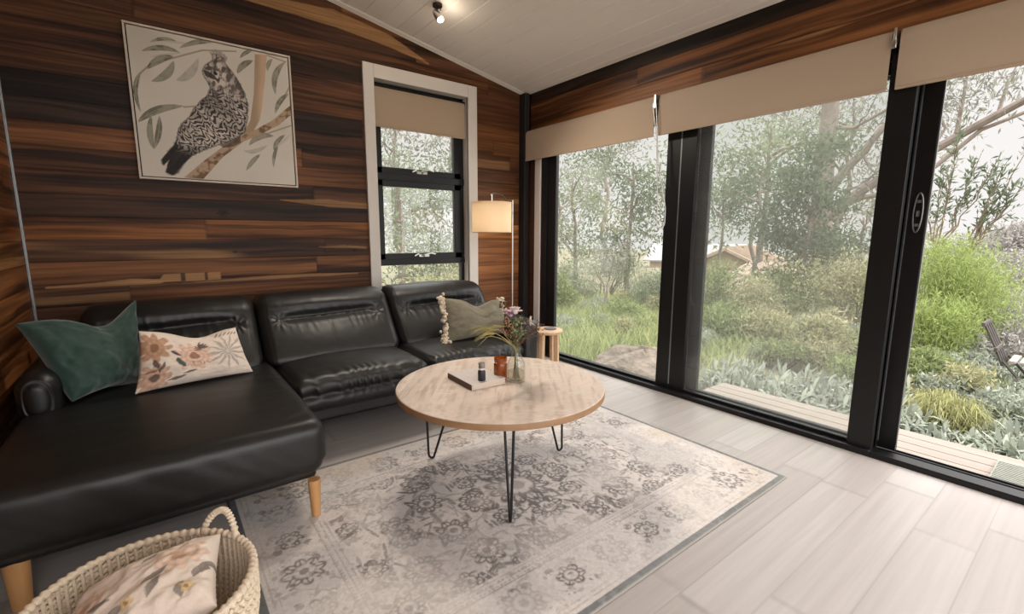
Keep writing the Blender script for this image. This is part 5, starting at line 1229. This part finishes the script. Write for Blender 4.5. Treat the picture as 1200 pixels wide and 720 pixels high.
for i, (px, py, x, rx, h, mt, lb) in enumerate(shr): S(lb, px, py, x, rx, h, 4200, .075, .020, mt, 320 + i, 'garden shrubs', .7)
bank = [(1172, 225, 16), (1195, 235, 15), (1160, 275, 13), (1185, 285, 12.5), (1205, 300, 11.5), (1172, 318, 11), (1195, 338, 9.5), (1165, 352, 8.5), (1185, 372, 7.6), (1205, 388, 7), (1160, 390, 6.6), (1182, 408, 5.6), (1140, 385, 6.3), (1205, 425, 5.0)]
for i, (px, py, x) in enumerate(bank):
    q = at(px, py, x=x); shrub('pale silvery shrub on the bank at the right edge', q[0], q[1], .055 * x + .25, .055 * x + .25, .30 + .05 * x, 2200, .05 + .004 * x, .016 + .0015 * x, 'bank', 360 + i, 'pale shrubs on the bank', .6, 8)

def rosette_plant(seed, n=170, R=.13, mat='silver'):
    r = np.random.default_rng(seed); t = thing('silver_leaf_plant', 'silver leaved plant at the edge of the timber deck', 'plant', (0, 0, 0), 'silver plants along the deck'); Vs = []; Fs = []; o = 0
    for k in range(n):
        a = r.uniform(0, 6.28); el = r.uniform(.15, 1.25); L = R * r.uniform(.6, 1.1); w = .0125 * r.uniform(.8, 1.3); c0 = np.array((r.normal(0, .09), r.normal(0, .09), r.uniform(0, .20))); d = np.array((math.cos(a) * math.cos(el), math.sin(a) * math.cos(el), math.sin(el))); s = np.array((-math.sin(a), math.cos(a), 0))
        droop = np.array((0, 0, -.35 * L)); P1 = c0 + d * L * .5; P2 = c0 + d * L + droop * (1 - el / 1.6)
        Vs += [c0 + s * w * .4, c0 - s * w * .4, P1 - s * w, P1 + s * w, P2 - s * w * .2, P2 + s * w * .2]; Fs += [(o, o + 1, o + 2, o + 3), (o + 3, o + 2, o + 4, o + 5)]; o += 6
    raw('foliage', np.array(Vs), np.array(Fs), LEAF[mat], t, False)
    MB().tube([(0, 0, -.05), (.01, 0, .05), (.0, .01, .26)], [.008, .007, .004], 6).obj('stem', M['twig'], t)
    return t
protos = [rosette_plant(400 + k) for k in range(4)]
r4 = np.random.default_rng(77); spots = []
while len(spots) < 120:
    x, y = .84 + 1.7 * r4.uniform() ** 1.5, r4.uniform(-4.4, -1.5)
    if y > -2.0 and x > 1.8 or 1.95 < x < 2.8 and -3.35 < y < -2.7: continue
    if min([9] + [math.hypot(x - a, y - b) for a, b in spots]) > .135: spots.append((x, y))
mound = [shrub(lb, 3.0 + .5 * k, -1.9 - .45 * k, .32, .32, .42, 1500, .06, .016, mt, 700 + k, 'low mounds of garden shrubs', .7, 7, name='low_shrub') for k, (mt, lb) in enumerate((('dust', 'low dusty yellow shrub growing behind the silver plants'), ('shrub', 'low green shrub growing behind the silver plants'), ('silver', 'low silvery shrub growing behind the silver plants')))]
mspots = []
while len(mspots) < 34:
    x, y = r4.uniform(2.5, 6.5), r4.uniform(-4.6, -1.0)
    if 3.45 < x < 4.05 and -3.85 < y < -3.2 or min([9] + [math.hypot(x - a, y - b) for a, b in mspots]) < .36: continue
    mspots.append((x, y))
while len(mspots) < 62:
    x, y = r4.uniform(2.2, 6.5), r4.uniform(-1.0, 3.6)
    if min([9] + [math.hypot(x - a, y - b) for a, b in mspots]) > .42: mspots.append((x, y))
for x, y in ((3.2, -2.95), (3.6, -2.8), (4.1, -2.75), (4.5, -3.0), (4.4, -3.4), (4.6, -3.75), (5.0, -3.4), (5.2, -3.9), (2.95, -3.3), (2.75, -3.6), (3.1, -3.75), (5.1, -2.9), (2.9, -4.0), (5.7, -3.6), (5.6, -3.1), (6.2, -3.4)): copy_thing(mound[2], (x, y, float(gz(x, y)) - .01), r4.uniform(0, 6.28), r4.uniform(.9, 1.25))
for k, (x, y) in enumerate(mspots): copy_thing(mound[k % 3], (x, y, float(gz(x, y)) - .01), r4.uniform(0, 6.28), r4.uniform(.75, 1.2))
for i, (x, y) in enumerate(spots):
    o = protos[i] if i < 4 else None; z = float(gz(x, y)); s = r4.uniform(.9, 1.5); rz = r4.uniform(0, 6.28)
    if o: o.location = (x, y, z); o.rotation_euler = (0, 0, rz); o.scale = (s,) * 3
    else: copy_thing(protos[i % 4], (x, y, z), rz, s)

def tuft():
    q = at(1112, 462, x=2.35); g = float(gz(q[0], q[1])); r = np.random.default_rng(5); t = thing('grass_tuft', 'yellow green ornamental grass tuft right of the door post', 'grass', (q[0], q[1], g)); n = 900; V = []; F = []
    for k in range(n):
        a = r.uniform(0, 6.28); b = np.array((q[0] + r.normal(0, .10), q[1] + r.normal(0, .10), g)); sp = r.uniform(.1, .34); h = r.uniform(.2, .40); d = np.array((math.cos(a), math.sin(a), 0)); s = np.array((-d[1], d[0], 0)) * .003; m1 = b + d * sp * .4 + (0, 0, h); m2 = b + d * sp + (0, 0, h * .75)
        o = len(V); V += [b - s, b + s, m1 + s, m1 - s, m2 - s * .2, m2 + s * .2]; F += [(o, o + 1, o + 2, o + 3), (o + 3, o + 2, o + 5, o + 4)]
    raw('blades', np.array(V), np.array(F), LEAF['straw'], t, False)
tuft()
def meadow():
    r = np.random.default_rng(6); n = 26000; x = r.uniform(.9, 7.5, n); y = r.uniform(-1.3, 4.5, n) ; g = gz(x, y); keep = ~(((x - 1.35) / .75) ** 2 + ((y + .55) / .62) ** 2 < 1); x, y, g = x[keep], y[keep], g[keep]; n = len(x)
    h = r.uniform(.08, .30, n) * (1 + .4 * fbm(x * .9, y * .9, 3, 2)); a = r.uniform(0, 6.28, n); d = np.stack([np.cos(a), np.sin(a), np.zeros(n)], -1); s = np.stack([-d[:, 1], d[:, 0], np.zeros(n)], -1) * .0055; b = np.stack([x, y, g], -1); up = np.array((0, 0, 1.))
    m1 = b + d * (h * .22)[:, None] + up * (h * .65)[:, None]; m2 = b + d * (h * .6)[:, None] + up * h[:, None]
    V = np.stack([b - s, b + s, m1 + s, m1 - s, m2 - s * .2, m2 + s * .2], 1).reshape(-1, 3); o = np.arange(n)[:, None] * 6; F = np.concatenate([o + np.array([[0, 1, 2, 3]]), o + np.array([[3, 2, 5, 4]])])
    tag(raw('wild_grass', V, F, LEAF['wild'], None, False), 'wild green grass growing behind the boulder', 'grass', kind='stuff')
meadow()
def boulder():
    q = np.array((1.42, -.52)); g = float(gz(*q)); n = 60; a = np.linspace(0, 2 * math.pi, n, endpoint=False); e = np.linspace(0, math.pi / 2, 24); A, E_ = np.meshgrid(a, e, indexing='ij')
    rr = 1 + .22 * (fbm(np.cos(A) * 2 + 5, np.sin(A) * 2 + E_ * 2, 3, 4) - .5) * 2; X = q[0] + .72 * rr * np.cos(A) * np.cos(E_); Y = q[1] + .60 * rr * np.sin(A) * np.cos(E_); Z = g - .06 + .36 * rr * np.sin(E_) ** .8
    i, j = np.meshgrid(np.arange(n), np.arange(23), indexing='ij'); F = np.stack([i * 24 + j, ((i + 1) % n) * 24 + j, ((i + 1) % n) * 24 + j + 1, i * 24 + j + 1], -1).reshape(-1, 4)
    tag(raw('boulder', np.stack([X, Y, Z], -1).reshape(-1, 3), F, material('weathered_rock', sl((116, 105, 94)), .95, noise=((7, 7, 7), .5, 8), bump=(14, .9, .06)), smooth='all'), 'flat weathered boulder outside the corner pane', 'boulder')
boulder()

def garden_chair():
    q = at(1172, 437, x=3.75); zb = float(gz(q[0], q[1] - .2)); c = thing('folding_chair', 'slatted folding garden chair among the silver plants', 'chair', (q[0], q[1] - .2, zb))
    M['slat'] = material('grey_weathered_slat', sl((150, 142, 134)), .8, noise=((20, 20, 20), .15, 3)); M['dark_slat'] = material('dark_chair_slat', sl((70, 64, 60)), .7, noise=((20, 20, 20), .15, 3))
    bx = q[0]; by = q[1]; sh = zb + .46
    s = MB()
    for k in range(6): s.box(bx - .20, bx + .20, by - .06 - .075 * k - .055, by - .06 - .075 * k, sh - .012, sh + .012)
    s.obj('seat', M['slat'], c, bevel=.003)
    b = MB()
    for k in range(4):
        x = bx - .15 + .10 * k; b.tube([(x, by - .02, sh - .06), (x, by + .05, sh + .12), (x, by + .12, sh + .28), (x, by + .16, sh + .36)], .012, 6)
    for z, y in ((sh + .34, by + .155), (sh + .1, by + .04)): b.box(bx - .2, bx + .2, y - .012, y + .012, z - .02, z + .02)
    b.obj('backrest', M['dark_slat'], c)
    for x in (bx - .2, bx + .2):
        MB().tube([(x, by + .10, zb), (x, by - .15, zb + .25), (x, by - .42, sh - .01)], .013, 6).obj('leg', M['dark_slat'], c); MB().tube([(x * .985 + bx * .015, by - .46, zb), (x * .985 + bx * .015, by - .2, zb + .24), (x * .985 + bx * .015, by - .02, sh)], .013, 6).obj('leg', M['dark_slat'], c)
garden_chair()

# --- greenery seen through the back window
simple_tree('leafy gum outside the back window, left', 470, 150, 0.6, 'gum', 501, (1.2, 1.1), 3800, bare=.1) if False else None
def back_tree(label, x, y, top, mat, seed, crown, n, L, w, bare, group='trees behind the back window'):
    r = np.random.default_rng(seed); g = float(gz(x, y)); base = np.array((x, y, g)); tp = np.array((x + r.normal(0, .2), y, top)); limbs = [(bent(base, tp, r, 7, .015), .09, .02)]; blobs = []
    for k in range(8):
        f = bare + (1 - bare) * (k + .5) / 8; p = base * (1 - f) + tp * f; a = r.uniform(0, 6.28); e = p + np.array((math.cos(a), math.sin(a), .3)) * crown * r.uniform(.3, .9); limbs.append((bent(p, e, r, 5, .04), .035, .01)); blobs.append((e, (crown * .6, crown * .6, crown * .5), n // 8))
    tree(label, base, limbs, blobs, mat, L, w, seed, 18, .2, .5, group)
back_tree('thick leafy tree behind the left of the back window', .6, 4.2, 2.3, 'gum', 511, 1.2, 5200, .10, .035, .0)
back_tree('thick leafy tree behind the right of the back window', 2.2, 4.6, 2.4, 'gum_dark', 512, 1.25, 5200, .10, .035, .0)
back_tree('lacy tree with gaps of sky behind the back window', 2.6, 9.0, 5.4, 'grey', 513, 2.2, 3400, .18, .055, .25)
back_tree('far lacy tree behind the back window', 5.6, 11, 6.6, 'grey', 514, 2.6, 3000, .2, .06, .25)
S_ = shrub('pale leafy bush under the back window', .3, 2.2, .8, .6, 1.35, 5000, .07, .022, 'dust', 521, 'garden shrubs')
shrub('low pale bush behind the corner of the room', 1.5, 2.6, .8, .6, 1.3, 4500, .07, .022, 'gum', 522, 'garden shrubs')
